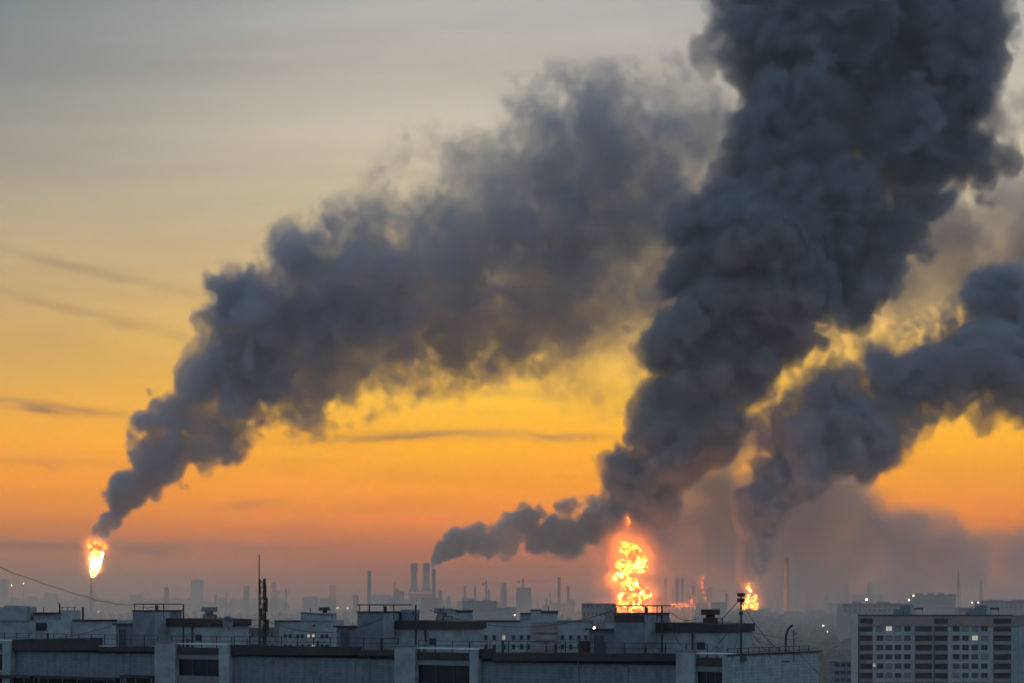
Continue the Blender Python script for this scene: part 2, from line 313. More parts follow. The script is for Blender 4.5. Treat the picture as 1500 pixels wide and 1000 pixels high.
# ---------------------------------------------------------------- smoke
DS = 5000.0                       # distance of the fires
MP = DS / F                       # metres in a photo pixel there
def atlas_image(name, a):
    """density grid (z, depth, x) -> float picture, three depth slices in R, G, B; made in memory"""
    nz, ny, nx = a.shape
    n3 = (ny + 2) // 3; tx = max(1, int(math.sqrt(n3 * nz / nx))); ty = (n3 + tx - 1) // tx
    img = np.zeros((ty * nz, tx * nx, 4), np.float32); img[..., 3] = 1
    for k in range(n3):
        r, c = divmod(k, tx)
        for ch in range(3):
            if k*3+ch < ny: img[r*nz:(r+1)*nz, c*nx:(c+1)*nx, ch] = a[:, k*3+ch, :]
    im = bpy.data.images.new(name, tx*nx, ty*nz, alpha=True, float_buffer=True, is_data=True)
    im.alpha_mode = 'CHANNEL_PACKED'; im.pixels.foreach_set(img.ravel())
    return im, tx, ty
def grid_nodes(name, a, lo, hi, thresh=None, material=None):
    nz, ny, nx = a.shape
    im, tx, ty = atlas_image(name, a)
    g = bpy.data.node_groups.new(name, 'GeometryNodeTree')
    g.interface.new_socket('Geometry', in_out='INPUT', socket_type='NodeSocketGeometry')
    g.interface.new_socket('Geometry', in_out='OUTPUT', socket_type='NodeSocketGeometry')
    t = NT(g)
    p = t.new('ShaderNodeSeparateXYZ', {0: t.new('GeometryNodeInputPosition').outputs[0]}).outputs
    def idx(v, l, h, n): return t.m('MINIMUM', t.m('MAXIMUM', t.m('ROUND', t.m('MULTIPLY', t.m('SUBTRACT', v, l), (n-1)/(h-l))), 0.), float(n-1))
    ix, iy, iz = idx(p[0], lo[0], hi[0], nx), idx(p[1], lo[1], hi[1], ny), idx(p[2], lo[2], hi[2], nz)
    k = t.m('FLOOR', t.m('DIVIDE', t.m('ADD', iy, .1), 3.)); ch = t.m('SUBTRACT', iy, t.m('MULTIPLY', k, 3.))
    r = t.m('FLOOR', t.m('DIVIDE', t.m('ADD', k, .1), float(tx))); c = t.m('SUBTRACT', k, t.m('MULTIPLY', r, float(tx)))
    u = t.m('DIVIDE', t.m('ADD', t.m('ADD', t.m('MULTIPLY', c, float(nx)), ix), .5), float(tx*nx))
    v = t.m('DIVIDE', t.m('ADD', t.m('ADD', t.m('MULTIPLY', r, float(nz)), iz), .5), float(ty*nz))
    tex = t.new('GeometryNodeImageTexture', {'Image': im, 'Vector': t.new('ShaderNodeCombineXYZ', {0: u, 1: v, 2: 0.})}, interpolation='Closest')
    rgb = t.new('FunctionNodeSeparateColor', {0: tex.outputs[0]}).outputs
    val = None
    for q in range(3):
        w = t.m('LESS_THAN', t.m('ABSOLUTE', t.m('SUBTRACT', ch, float(q))), .5)
        w = t.m('MULTIPLY', w, rgb[q]); val = w if val is None else t.m('ADD', val, w)
    cube = t.new('GeometryNodeVolumeCube', {'Density': val, 'Background': 0.0, 'Min': lo, 'Max': hi, 'Resolution X': nx, 'Resolution Y': ny, 'Resolution Z': nz})
    out = cube.outputs[0]
    if thresh is not None:
        out = t.new('GeometryNodeVolumeToMesh', {'Volume': out, 'Threshold': thresh}, resolution_mode='GRID').outputs[0]
    if material: out = t.new('GeometryNodeSetMaterial', {'Geometry': out, 'Material': material}).outputs[0]
    t.new('NodeGroupOutput', {0: out})
    return g
def smoke_material(name, color, g=.45, k=1.0):
    m = bpy.data.materials.new(name); m.use_nodes = True; t = NT(m.node_tree); t.n.clear()
    at = t.new('ShaderNodeAttribute', attribute_name='density')
    pv = t.new('ShaderNodeVolumePrincipled', {'Color': (*color, 1), 'Density Attribute': '', 'Anisotropy': g, 'Density': t.m('MULTIPLY', at.outputs['Fac'], k)})
    t.new('ShaderNodeOutputMaterial', {'Volume': pv.outputs[0]})
    return m
def core_material(name, color):
    m = bpy.data.materials.new(name); m.use_nodes = True; t = NT(m.node_tree); t.n.clear()
    n = t.new('ShaderNodeTexNoise', {'Vector': t.new('ShaderNodeTexCoord').outputs['Object'], 'Scale': .02, 'Detail': 6.})
    c = t.ramp(n.outputs[0], [(.3, tuple(q*.75 for q in color)), (.7, tuple(q*1.2 for q in color))])
    b = t.new('ShaderNodeBsdfDiffuse', {'Color': c, 'Roughness': 1.})
    t.new('ShaderNodeOutputMaterial', {'Surface': b.outputs[0]})
    return m
def keep_largest(me):
    n = len(me.vertices); e = np.empty(len(me.edges)*2, np.int32); me.edges.foreach_get('vertices', e); e = e.reshape(-1, 2)
    lab = np.arange(n)
    while True:                                   # label propagation over the edges
        m = np.minimum(lab[e[:, 0]], lab[e[:, 1]]); new = lab.copy()
        np.minimum.at(new, e[:, 0], m); np.minimum.at(new, e[:, 1], m); new = new[new]
        if (new == lab).all(): break
        lab = new
    ids, cnt = np.unique(lab, return_counts=True)
    if len(ids) < 2: return
    big = ids[cnt.argmax()]
    bm = bmesh.new(); bm.from_mesh(me); bm.verts.ensure_lookup_table()
    bmesh.ops.delete(bm, geom=[bm.verts[i] for i in np.nonzero(lab != big)[0]], context='VERTS')
    bm.to_mesh(me); bm.free()
def plume(name, grid, dens, corefield, base_px, mat, coremat, label, dist=DS, core_step=2, largest=True):
    mp = dist / F
    org = Vector(((base_px[0]-750)*mp, dist, CAM_Z + (HY-base_px[1])*mp))
    wx = lambda x: float((x-750)*mp - org.x); wz = lambda y: float(CAM_Z + (HY-y)*mp - org.z)
    lo = (wx(grid.x[0]), float(grid.w[0]*mp), wz(grid.y[0])); hi = (wx(grid.x[-1]), float(grid.w[-1]*mp), wz(grid.y[-1]))
    root = None
    if corefield is not None:
        st = core_step; cf = corefield[::st, ::st, ::st]; gshape = cf.shape
        hi2 = [lo[0]+(hi[0]-lo[0])*(cf.shape[2]-1)*st/(grid.nx-1), lo[1]+(hi[1]-lo[1])*(cf.shape[1]-1)*st/(grid.ny-1), lo[2]+(hi[2]-lo[2])*(cf.shape[0]-1)*st/(grid.nz-1)]
        cf = np.clip(cf/8+.5, 0, 1).astype(np.float32)
        tmp = bpy.data.objects.new('tmp', bpy.data.meshes.new('tmp')); COL.objects.link(tmp)
        md = tmp.modifiers.new('g', 'NODES'); md.node_group = grid_nodes(name+'_core', cf, lo, hi2, .5)
        dg = bpy.context.evaluated_depsgraph_get()
        me = bpy.data.meshes.new_from_object(tmp.evaluated_get(dg))
        bpy.data.objects.remove(tmp)
        for im in [i for i in bpy.data.images if i.name.startswith(name+'_core')]: bpy.data.images.remove(im)
        if largest: keep_largest(me)
        for p in me.polygons: p.use_smooth = True
        me.materials.clear(); me.materials.append(coremat)
        root = bpy.data.objects.new(name, me); COL.objects.link(root); root.location = org
        print('core', name, len(me.polygons))
    vo = bpy.data.objects.new('smoke_veil' if root else name, bpy.data.volumes.new(name)); COL.objects.link(vo)
    md = vo.modifiers.new('g', 'NODES'); md.node_group = grid_nodes(name+'_veil', (dens/mp).astype(np.float32), lo, hi, None, mat)
    vo.data.materials.append(mat)
    if root: vo.parent = root
    else: root = vo; vo.location = org
    root['label'] = label; root['category'] = 'smoke'
    return root
SMOKE_DARK = smoke_material('soot_smoke', (.54, .58, .64), .0)
SMOKE_MAIN = smoke_material('dense_soot_smoke', (.41, .455, .50), .0)
SMOKE_PALE = smoke_material('pale_smoke', (.70, .68, .66), .3)
CORE_MAT = core_material('smoke_core', (.15, .175, .20))
def add_plume(key, name, base, mat, label, core=True, dist=DS):
    g, (d, cf) = build(key)
    return plume(name, g, d, cf if core else None, base, mat, CORE_MAT, label, dist)
add_plume('A', 'smoke_plume', (925, 800), SMOKE_MAIN, 'tallest black smoke column rising from the largest fire past the top of the picture')
add_plume('B', 'smoke_plume', (145, 790), SMOKE_DARK, 'long grey smoke plume drifting right from the burning flare stack', dist=DS+350)
add_plume('C', 'smoke_plume', (1098, 862), SMOKE_DARK, 'dark smoke plume bending right from the smaller fire beside the striped chimney')
add_plume('D', 'smoke_plume', (634, 830), SMOKE_PALE, 'small low grey smoke trail blown from the power station chimney', dist=DS+600)
for key, lab, base, dd in (('E', 'pale low bank of smoke drifting over the refinery', (1100, 850), 500), ('G', 'thin pale smoke haze beside the tallest black column', (1400, 400), 450)):
    o = add_plume(key, 'drifting_smoke', base, SMOKE_PALE, lab, False, DS + dd); o['kind'] = 'stuff'
# ---------------------------------------------------------------- building kit
class Geo:
    def __init__(s): s.v = []; s.f = []
    def box(s, x0, x1, y0, y1, z0, z1):
        n = len(s.v)
        s.v += [(x0, y0, z0), (x1, y0, z0), (x1, y1, z0), (x0, y1, z0), (x0, y0, z1), (x1, y0, z1), (x1, y1, z1), (x0, y1, z1)]
        s.f += [tuple(n + i for i in q) for q in ((0, 3, 2, 1), (4, 5, 6, 7), (0, 1, 5, 4), (1, 2, 6, 5), (2, 3, 7, 6), (3, 0, 4, 7))]
        return s
    def cyl(s, p, q, r0, r1=None, n=8, caps=True):
        r1 = r0 if r1 is None else r1
        p, q = Vector(p), Vector(q); d = (q - p).normalized()
        a = d.orthogonal().normalized(); b = d.cross(a); k = len(s.v)
        for c, r in ((p, r0), (q, r1)):
            for i in range(n):
                t = 2 * math.pi * i / n; s.v.append(tuple(c + (a * math.cos(t) + b * math.sin(t)) * r))
        for i in range(n): s.f.append((k + i, k + (i + 1) % n, k + n + (i + 1) % n, k + n + i))
        if caps: s.f.append(tuple(k + i for i in reversed(range(n)))); s.f.append(tuple(k + n + i for i in range(n)))
        return s
    def tube(s, pts, r, n=5):
        k = len(s.v); pts = [Vector(p) for p in pts]
        for i, p in enumerate(pts):
            d = (pts[min(i + 1, len(pts) - 1)] - pts[max(i - 1, 0)]).normalized()
            a = d.cross(Vector((0, 0, 1))); a = a.normalized() if a.length > .01 else Vector((1, 0, 0)); b = d.cross(a)
            for j in range(n):
                t = 2 * math.pi * j / n; s.v.append(tuple(p + (a * math.cos(t) + b * math.sin(t)) * r))
        for i in range(len(pts) - 1):
            for j in range(n): s.f.append((k + i*n + j, k + i*n + (j+1) % n, k + (i+1)*n + (j+1) % n, k + (i+1)*n + j))
        return s
    def prism(s, poly, y0, y1):
        """polygon in x,z swept from y0 to y1"""
        k = len(s.v); n = len(poly)
        s.v += [(x, y0, z) for x, z in poly] + [(x, y1, z) for x, z in poly]
        s.f.append(tuple(k + i for i in range(n))); s.f.append(tuple(k + n + i for i in reversed(range(n))))
        for i in range(n): s.f.append((k + i, k + n + i, k + n + (i + 1) % n, k + (i + 1) % n))
        return s
    def ball(s, c, r, n=8, m=6, sq=(1, 1, 1), rng=None, jit=0.):
        k = len(s.v)
        for i in range(1, m):
            for j in range(n):
                a, b = math.pi * i / m, 2 * math.pi * j / n; q = r * (1 + (rng.uniform(-jit, jit) if rng else 0))
                s.v.append((c[0] + q*sq[0]*math.sin(a)*math.cos(b), c[1] + q*sq[1]*math.sin(a)*math.sin(b), c[2] + q*sq[2]*math.cos(a)))
        t = len(s.v); s.v += [(c[0], c[1], c[2] + r*sq[2]), (c[0], c[1], c[2] - r*sq[2])]
        for i in range(m - 2):
            for j in range(n): s.f.append((k + i*n + j, k + (i+1)*n + j, k + (i+1)*n + (j+1) % n, k + i*n + (j+1) % n))
        for j in range(n): s.f.append((t, k + j, k + (j+1) % n)); s.f.append((t + 1, k + (m-2)*n + (j+1) % n, k + (m-2)*n + j))
        return s
    def mesh(s, name, m):
        me = bpy.data.meshes.new(name); me.from_pydata([tuple(map(float, v)) for v in s.v], [], s.f)
        bm = bmesh.new(); bm.from_mesh(me); bmesh.ops.recalc_face_normals(bm, faces=bm.faces); bm.to_mesh(me); bm.free()
        me.materials.append(m); return me
def part(name, geo, m, parent=None, label=None):
    o = bpy.data.objects.new(name, geo.mesh(name, m)); COL.objects.link(o)
    if parent: o.parent = parent
    if label: o['label'] = label
    return o
def piece(name, mesh, parent, loc):
    o = bpy.data.objects.new(name, mesh); COL.objects.link(o); o.parent = parent; o.location = loc
    return o
def tag(o, label, cat, group=None):
    o['label'] = label; o['category'] = cat
    if group: o['group'] = group
    return o
def thing(name, label, cat, loc=(0, 0, 0), rot=0., group=None):
    o = bpy.data.objects.new(name, None); COL.objects.link(o); o.location = loc; o.rotation_euler = (0, 0, rot)
    o.empty_display_size = 2.
    return tag(o, label, cat, group)
def PX(px, d): return (px - 750.) / F * d
def PZ(py, d): return CAM_Z + (HY - py) / F * d
R = random.Random(11)

# ---------------------------------------------------------------- materials
def tile_wall(name, color, pitch=.3, amount=.27):
    """small tile cladding with streaks of weather"""
    m = bpy.data.materials.new(name); m.use_nodes = True; t = NT(m.node_tree); t.n.clear()
    co = t.new('ShaderNodeTexCoord').outputs['Object']
    p = t.new('ShaderNodeSeparateXYZ', {0: co}).outputs
    uv = t.new('ShaderNodeCombineXYZ', {0: t.m('ADD', p[0], p[1]), 1: p[2], 2: 0.})
    br = t.new('ShaderNodeTexBrick', {'Vector': uv, 'Color1': (1, 1, 1, 1), 'Color2': (.84, .86, .88, 1), 'Mortar': (.55, .55, .55, 1), 'Scale': 1., 'Mortar Size': .012, 'Brick Width': pitch*2, 'Row Height': pitch})
    n = t.new('ShaderNodeTexNoise', {'Vector': co, 'Scale': .9, 'Detail': 6., 'Roughness': .7}).outputs[0]
    st = t.new('ShaderNodeTexNoise', {'Vector': t.new('ShaderNodeVectorMath', {0: co, 1: (2.2, 2.2, .12)}, operation='MULTIPLY').outputs[0], 'Scale': 1., 'Detail': 4.}).outputs[0]
    f = t.m('ADD', t.m('MULTIPLY', n, .55), t.m('MULTIPLY', st, .45))
    base = t.ramp(f, [(.3, tuple(c*(1-amount*1.6) for c in color)), (.52, color), (.7, tuple(c*(1+amount) for c in color))])
    col = t.mix(1., base, br.outputs[0], 'MULTIPLY')
    b = t.new('ShaderNodeBsdfPrincipled', {'Base Color': col, 'Roughness': .75})
    t.put(b.inputs['Normal'], t.new('ShaderNodeBump', {'Height': br.outputs[1], 'Strength': .4, 'Distance': -.03}).outputs[0])
    t.new('ShaderNodeOutputMaterial', {0: b.outputs[0]})
    return m
M = dict(
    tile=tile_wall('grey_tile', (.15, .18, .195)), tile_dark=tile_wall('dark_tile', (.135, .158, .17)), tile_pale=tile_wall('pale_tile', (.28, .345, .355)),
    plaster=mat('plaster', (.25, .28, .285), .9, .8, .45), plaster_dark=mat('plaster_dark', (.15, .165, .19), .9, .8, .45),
    blue=mat('blue_plaster', (.12, .15, .175), .9, .6, .25),
    fascia=mat('brown_fascia', (.034, .025, .024), .7, 1.3, .65), slab=mat('concrete', (.16, .165, .17), .9, 1.5, .25),
    bitumen=mat('roof_felt', (.045, .045, .05), .95, .6, .5), white=mat('metal_flashing', (.55, .56, .58), .45, 1.2, .2),
    glass=mat('dark_glass', (.015, .018, .025), .12), dark=mat('dark_opening', (.018, .02, .028), .6, 1., .4),
    steel=mat('dark_steel', (.03, .028, .03), .6, 3., .4), rust=mat('rusty_steel', (.055, .035, .028), .8, 2., .5),
    galv=mat('galvanised', (.16, .17, .18), .5, 3., .3), door=mat('door_paint', (.045, .05, .07), .6, 2., .3),
    brown=mat('brown_band', (.25, .185, .18), .8, .25, .25), panel=tile_wall('far_panel', (.40, .42, .40), .8, .2),
    logg=mat('loggia_brown', (.23, .215, .21), .8, .35, .5), far=mat('far_wall', (.20, .185, .185), .9, .06, .25),
    far_dark=mat('far_dark', (.07, .065, .07), .9, .08, .3), redwhite=mat('chimney_concrete', (.30, .22, .20), .8, .05, .2),
    pale=mat('pale_concrete', (.34, .30, .28), .8, .05, .2),
    band=mat('chimney_red_band', (.20, .06, .05), .8, .05, .2),
    lit=mat('lit_window', (.3, .3, .3), .5, emit=(1., .93, .72), estr=.26), lit_dim=mat('lit_window_dim', (.3, .3, .3), .5, emit=(1., .8, .62), estr=.2),
    lamp=mat('lamp_warm', (.8, .8, .8), .5, emit=(1., .80, .50), estr=3.2), lamp_w=mat('lamp_white', (.8, .8, .8), .5, emit=(1., .95, .80), estr=3.),
    lamp_r=mat('lamp_red', (.8, .2, .2), .5, emit=(1., .25, .18), estr=3.),
)

# ---------------------------------------------------------------- the long apartment block in front
AX = Vector((18.9, 195., 0.)); ROT = math.atan2(-.607, .795)
U = Vector((-.7948, .6069, 0)); V = Vector((.6069, .7948, 0))
RT = 51.84                                   # top of its roof edge
def s_at(px, t=0.):
    k = (px - 750.) / F; a = AX + V * t
    return (a.x - k * a.y) / (k * U.y - U.x)
def z_at(px, py, t=0.): return PZ(py, (AX + U * s_at(px, t) + V * t).y)
block = thing('apartment_block', 'long grey tiled apartment block in front, dark roof edge and machine rooms on its roof', 'apartment building', tuple(AX), ROT)
def add_front_block():
    part('wall', Geo().box(-106, -.04, .30, 15.96, 0, 50.75), M['tile'], block)
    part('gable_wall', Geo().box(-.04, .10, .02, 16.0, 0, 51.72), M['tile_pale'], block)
    part('gable_coping', Geo().box(-.25, .22, -.05, 16.25, 51.723, 51.86), M['fascia'], block)
    part('roof', Geo().box(-106, -.26, .45, 15.9, 50.753, 51.25), M['bitumen'], block)
    # tile clad wall panels between the stair towers
    for s0, s1 in ((4.99, 27.5), (37.9, 60.6), (71.6, 94.0)):
        n = 4; w = (s1 - s0) / n; me = Geo().box(-w + .05, 0, 0, .16, 44.2, 50.55).mesh('wall_panel', M['tile'])
        for i in range(n): piece('wall_panel', me, block, (-s0 - i*w, .137, 0))
        me2 = Geo().box(-w + .05, 0, 0, .16, 30, 44.1).mesh('wall_panel', M['tile'])
    # the dark roof edge, piece by piece
    for a, b, za, zb, lo in ((20, 146, 936, 933.5, 952), (146.6, 231, 945.5, 946.5, 953.5), (337, 526, 943, 947, 959), (526.6, 582, 951.5, 951.5, 960), (704, 722, 949, 950, 964), (722.6, 995, 955, 956.5, 967.5)):
        s0, s1 = s_at(a), s_at(b); z0, z1 = z_at(a, za), z_at(b, zb); l0, l1 = z_at(a, lo), z_at(b, lo)
        g = Geo(); n = 9; top = [(-(s0 + (s1-s0)*i/n), z0 + (z1-z0)*i/n + (R.uniform(-.05, .05))) for i in range(n + 1)]
        g.prism([(-s0, l0)] + top + [(-s1, l1)] if False else [(-s0, l0), (-s1, l1)] + top[::-1], -.22, .44)
        part('roof_edge', g, M['fascia'], block)
    # stair towers, loggias
    for k, (p0, p1, l0, l1, q1) in enumerate(((232, 262, 262, 325, 340), (583, 613, 613, 692, 704), (995, 1022, 1022, 1062, 1065.5), (-70, -40, -40, 8, 20))):
        s0, s1, s2, s3 = s_at(p0), s_at(p1), s_at(l1), s_at(q1)
        zt = RT + .22
        part('pier', Geo().box(-s0, -s1, -.55, .296, 30, zt), M['plaster'], block)
        part('pier_cap', Geo().box(-s0 - .1, -s1 + .1, -.66, .4, zt + .003, zt + .12), M['slab'], block)
        part('pier', Geo().box(-s2, -s3 + (.05 if k == 2 else 0), -.45, .296, 30, RT - .05), M['plaster'], block)
        x0, x1 = -s1 + .003, -s2 - .003
        part('loggia_lintel', Geo().box(x0, x1, -.2, .29, RT - 1.55, RT - 1.02), M['slab'], block)
        part('roof_edge', Geo().box(x0, x1, -.3, .29, RT - 1.015, RT - .32), M['fascia'], block)
        part('flashing', Geo().prism([(x0 - 1.2, RT + .0), (x1 + .5, RT + .02), (x1 + .5, RT + .13), (x0 - 1.2, RT + .11)], -.3, 1.1), M['white'], block)
        part('loggia_glazing', Geo().box(x0, x1, .06, .12, RT - 3.3, RT - 1.553), M['glass'], block)
        n = 3; w = (x1 - x0) / n
        for i in range(1, n): part('glazing_bar', Geo().box(x0 + i*w - .05, x0 + i*w + .05, -.01, .05, RT - 3.3, RT - 1.553), M['door'], block)
        part('loggia_parapet', Geo().box(x0, x1, -.25, .055, RT - 4.3, RT - 3.303), M['slab'], block)
        part('loggia_glazing', Geo().box(x0, x1, .06, .12, RT - 6.1, RT - 4.303), M['glass'], block)
        part('loggia_parapet', Geo().box(x0, x1, -.25, .055, RT - 7.2, RT - 6.103), M['slab'], block)
    # balconies of the storey below, seen at the left
    for a, b, y in ((2, 54, 988), (57, 178, 990), (184, 231, 988)):
        s0, s1 = s_at(a), s_at(b); z = z_at((a+b)/2, y)
        part('balcony_slab', Geo().box(-s0, -s1, -.9, .13, z - .32, z), M['fascia'], block)
        part('balcony_window', Geo().box(-s0 + .1, -s1 - .1, .02, .13, z - 1.9, z - .323), M['dark'], block)
        part('balcony_parapet', Geo().box(-s0, -s1, -.88, -.80, z - 2.9, z - 1.35), M['plaster'], block)
        w = (s0 - s1)
        for i in range(int(w / 2.4) + 1): part('balcony_post', Geo().box(-s0 + i*2.4, -s0 + i*2.4 + .09, -.80, -.72, z - 1.348, z - .323), M['galv'], block)
    for a, b in ((213, 231), (560, 576), (944, 960), (976, 993), (146, 168)):
        part('flashing', Geo().box(-s_at(a), -s_at(b), -.1, .7, z_at((a + b)/2, 952 + (a - 560)*.0145) - .06, z_at((a + b)/2, 952 + (a - 560)*.0145) + .06), M['white'], block)
    # vertical drain pipes and seams
    for px in (189, 540, 846): part('drain_pipe', Geo().cyl((-s_at(px), .09, 30), (-s_at(px), .09, 50.9), .07), M['galv'], block)
    # odds and ends on the roof
    for i in range(12):
        s_, t_ = 3 + i*8.1 + R.uniform(-1, 1), R.uniform(1.2, 3.2); h = R.uniform(.5, 1.0)
        part('vent_pipe', Geo().cyl((-s_, t_, 51.25), (-s_, t_, 51.6 + h), .12, .12).cyl((-s_, t_, 51.605 + h), (-s_, t_, 51.8 + h), .22, .06), M[R.choice(('galv', 'rust', 'steel'))], block)
    for i in range(16):
        s_ = 6 + i*5.9 + R.uniform(-1.5, 1.5)
        if any(a < s_ < b for a, b in ((27, 38.5), (60, 72))): continue
        w = R.uniform(.3, 2.6); z = R.uniform(50.42, 50.5)
        part('stain_patch', Geo().box(-s_ - w, -s_, .120, .1365, z - R.uniform(.5, 1.5), z), M['tile_dark'], block)
    # railings
    for s0, s1, t, h in ((2.5, 27, .75, .98), (27.5, 36, .9, .9), (38.5, 61, .75, 1.05), (61.5, 70.5, .9, .95), (72.5, 104, .75, 1.0)):
        g = Geo(); n = max(2, int((s1 - s0) / 2.05)); z = 51.25
        for i in range(n + 1):
            x = -(s0 + (s1 - s0) * i / n); g.box(x - .035, x + .035, t - .035, t + .035, z, z + h + .5)
        for q in (.52, 1.0): g.box(-s1, -s0, t - .03, t + .03, z + .5 + h*q - .05, z + .5 + h*q)
        part('railing', g, M['steel'], block)
    g = Geo()
    for i in range(9): y = .8 + i*1.8; g.box(-.52, -.45, y, y + .06, 51.25, 52.35)
    g.box(-.51, -.46, .8, 15.3, 52.30, 52.36); g.box(-.51, -.46, .8, 15.3, 51.95, 52.0)
    part('railing', g, M['steel'], block)
def machine_room(k, sc):
    """lift house: tall block, low shed with a door, long block with a dark band"""
    t0 = 4.0; x1 = -sc; x0 = -sc - 3.4
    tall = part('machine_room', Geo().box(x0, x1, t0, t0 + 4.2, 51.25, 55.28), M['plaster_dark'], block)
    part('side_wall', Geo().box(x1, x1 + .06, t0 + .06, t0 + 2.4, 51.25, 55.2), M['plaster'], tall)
    part('parapet', Geo().box(x0 - .06, x1 + .1, t0 - .08, t0 + 4.2, 55.283, 55.42), M['fascia'], tall)
    if k == 0: part('rust_band', Geo().box(x0 + .02, x1 - .02, t0 - .03, t0, 54.55, 55.2), M['rust'], tall)
    g = Geo().box(x0 - .3, x1 + 1.5, t0 + .25, t0 + .37, 56.02, 56.13)
    g.box(x0 - .3, x1 + 1.5, t0 + 2.7, t0 + 2.82, 56.02, 56.13)
    for x in (x0, x0 + 1.35, x1 - .1, x1 + 1.2):
        g.box(x - .035, x + .035, t0 + .27, t0 + .34, 55.42 if x < x1 else 54.6, 56.02)
    part('rail_frame', g, M['steel'], tall)
    part('flue', Geo().cyl((x1 - .25, t0 + .7, 55.4), (x1 - .25, t0 + .7, 55.95), .16), M['steel'], tall)
    shed = part('shed', Geo().box(x0 - 3.1, x0 - .003, t0 + .3, t0 + 3.4, 51.25, 53.75), M['plaster_dark'], block)
    part('shed_roof', Geo().box(x0 - 3.35, x0 - .003, t0 + .0, t0 + 3.5, 53.753, 53.93), M['fascia'], shed)
    part('door', Geo().box(x0 - 2.5, x0 - 1.25, t0 + .24, t0 + .297, 51.25, 53.3), M['door'], shed)
    part('door_frame', Geo().box(x0 - 2.6, x0 - 2.503, t0 + .22, t0 + .297, 51.25, 53.4).box(x0 - 1.247, x0 - 1.15, t0 + .22, t0 + .297, 51.25, 53.4), M['galv'], shed)
    if k == 0: part('door_lamp', Geo().ball((x0 - 2.3, t0 + .05, 53.98), .13), M['lamp_w'], shed)
    xl = x1 + 6.7
    lb = part('roof_house', Geo().box(x1 + .063, xl, t0 + 2.0, t0 + 8., 51.25, 53.66), M['plaster'], block)
    part('roof_band', Geo().prism([(x1 + .063, 53.663), (xl + .22, 53.663), (xl + .22, 54.42), (x1 + 4, 54.52), (x1 + .063, 54.5)], t0 + 1.75, t0 + 8.2), M['fascia'], lb)
    part('window', Geo().box(x1 + 4.5, x1 + 5.35, t0 + 1.94, t0 + 1.997, 52.1, 52.75), M['dark'], lb)
    part('vent_box', Geo().box(x1 + 4.35, x1 + 5.35, t0 + 3.2, t0 + 4.2, 54.5, 54.95).box(x1 + 4.55, x1 + 5.15, t0 + 3.4, t0 + 4.0, 54.953, 55.25).box(x1 + 4.2, x1 + 5.5, t0 + 3.1, t0 + 4.3, 55.253, 55.75), M['galv' if k else 'rust'], lb)
    part('cable_bracket', Geo().box(x1 + 5.2, x1 + 6.6, t0 + 3, t0 + 3.08, 54.9, 54.97).box(x1 + 6.53, x1 + 6.6, t0 + 3, t0 + 3.08, 54.45, 54.9), M['steel'], lb)
    part('drain_pipe', Geo().cyl((x1 + 4.1, t0 + 1.8, 51.25), (x1 + 4.1, t0 + 1.8, 53.6), .09), M['steel'], lb)
    if k == 1:
        part('vent_hut', Geo().box(x1 + .3, x1 + 1.5, t0 + 2.6, t0 + 4., 54.5, 55.3).prism([(x1 + .15, 55.303), (x1 + 1.65, 55.303), (x1 + 1.4, 55.6), (x1 + .4, 55.6)], t0 + 2.5, t0 + 4.1), M['plaster_dark'], lb)
    # the tall mast pole standing in front of it
    p = thing('antenna_pole', ('dark pole in front of the machine room below the big fire', 'dark pole beside the vent on the middle machine room', 'dark pole on the roof in front of the left machine room')[k], 'pole',
              tuple(AX + U * (sc - 1.15 - (2.2 if k else 0)) + V * (t0 + 1.2) + Vector((0, 0, 51.25))), ROT, 'poles standing on the front roof')
    part('pole', Geo().cyl((0, 0, 0), (0, 0, 4.85), .11, .08), M['steel'], p)
    part('base_plate', Geo().box(-.25, .25, -.25, .25, -.0, .08), M['steel'], p)
    part('bracket', Geo().box(-.45, .1, -.05, .05, 4.1, 4.2).box(-.45, -.35, -.05, .05, 3.8, 4.1), M['steel'], p)
add_front_block()
for k, sc in enumerate((11.43, 43.3, 76.5)): machine_room(k, sc)
def dish(px, py, t, r, label, face=-.6):
    s = s_at(px, t); p = AX + U*s + V*t; z = PZ(py, p.y)
    o = thing('satellite_dish', label, 'satellite dish', (p.x, p.y, z), face, 'satellite dishes on the front roof')
    g = Geo(); n, m_ = 14, 4; g.v.append((0, .12*r, 0))
    for i in range(1, m_ + 1):
        for j in range(n):
            a = 2*math.pi*j/n; q = r*i/m_; g.v.append((q*math.cos(a), .12*r - .35*q*q/r*.9, q*math.sin(a)*1.1))
    for j in range(n): g.f.append((0, 1 + j, 1 + (j+1) % n))
    for i in range(m_ - 1):
        for j in range(n): g.f.append((1 + i*n + j, 1 + (i+1)*n + j, 1 + (i+1)*n + (j+1) % n, 1 + i*n + (j+1) % n))
    part('reflector', g, M['galv'], o)
    part('feed_arm', Geo().cyl((0, .1, -r), (0, -.9*r, -.1), .035), M['steel'], o)
    part('mount', Geo().cyl((0, .15, 0), (0, .3, -1.4*r), .05), M['steel'], o)
dish(334, 911, 6., .62, 'round grey dish on the right end of the left machine room', -.2)
dish(646, 899, 7., .55, 'pale dish on the middle roof house beside its vent', -.9)
dish(958, 957 - 8, 2.2, .5, 'small dish low on the roof edge below the big fire')
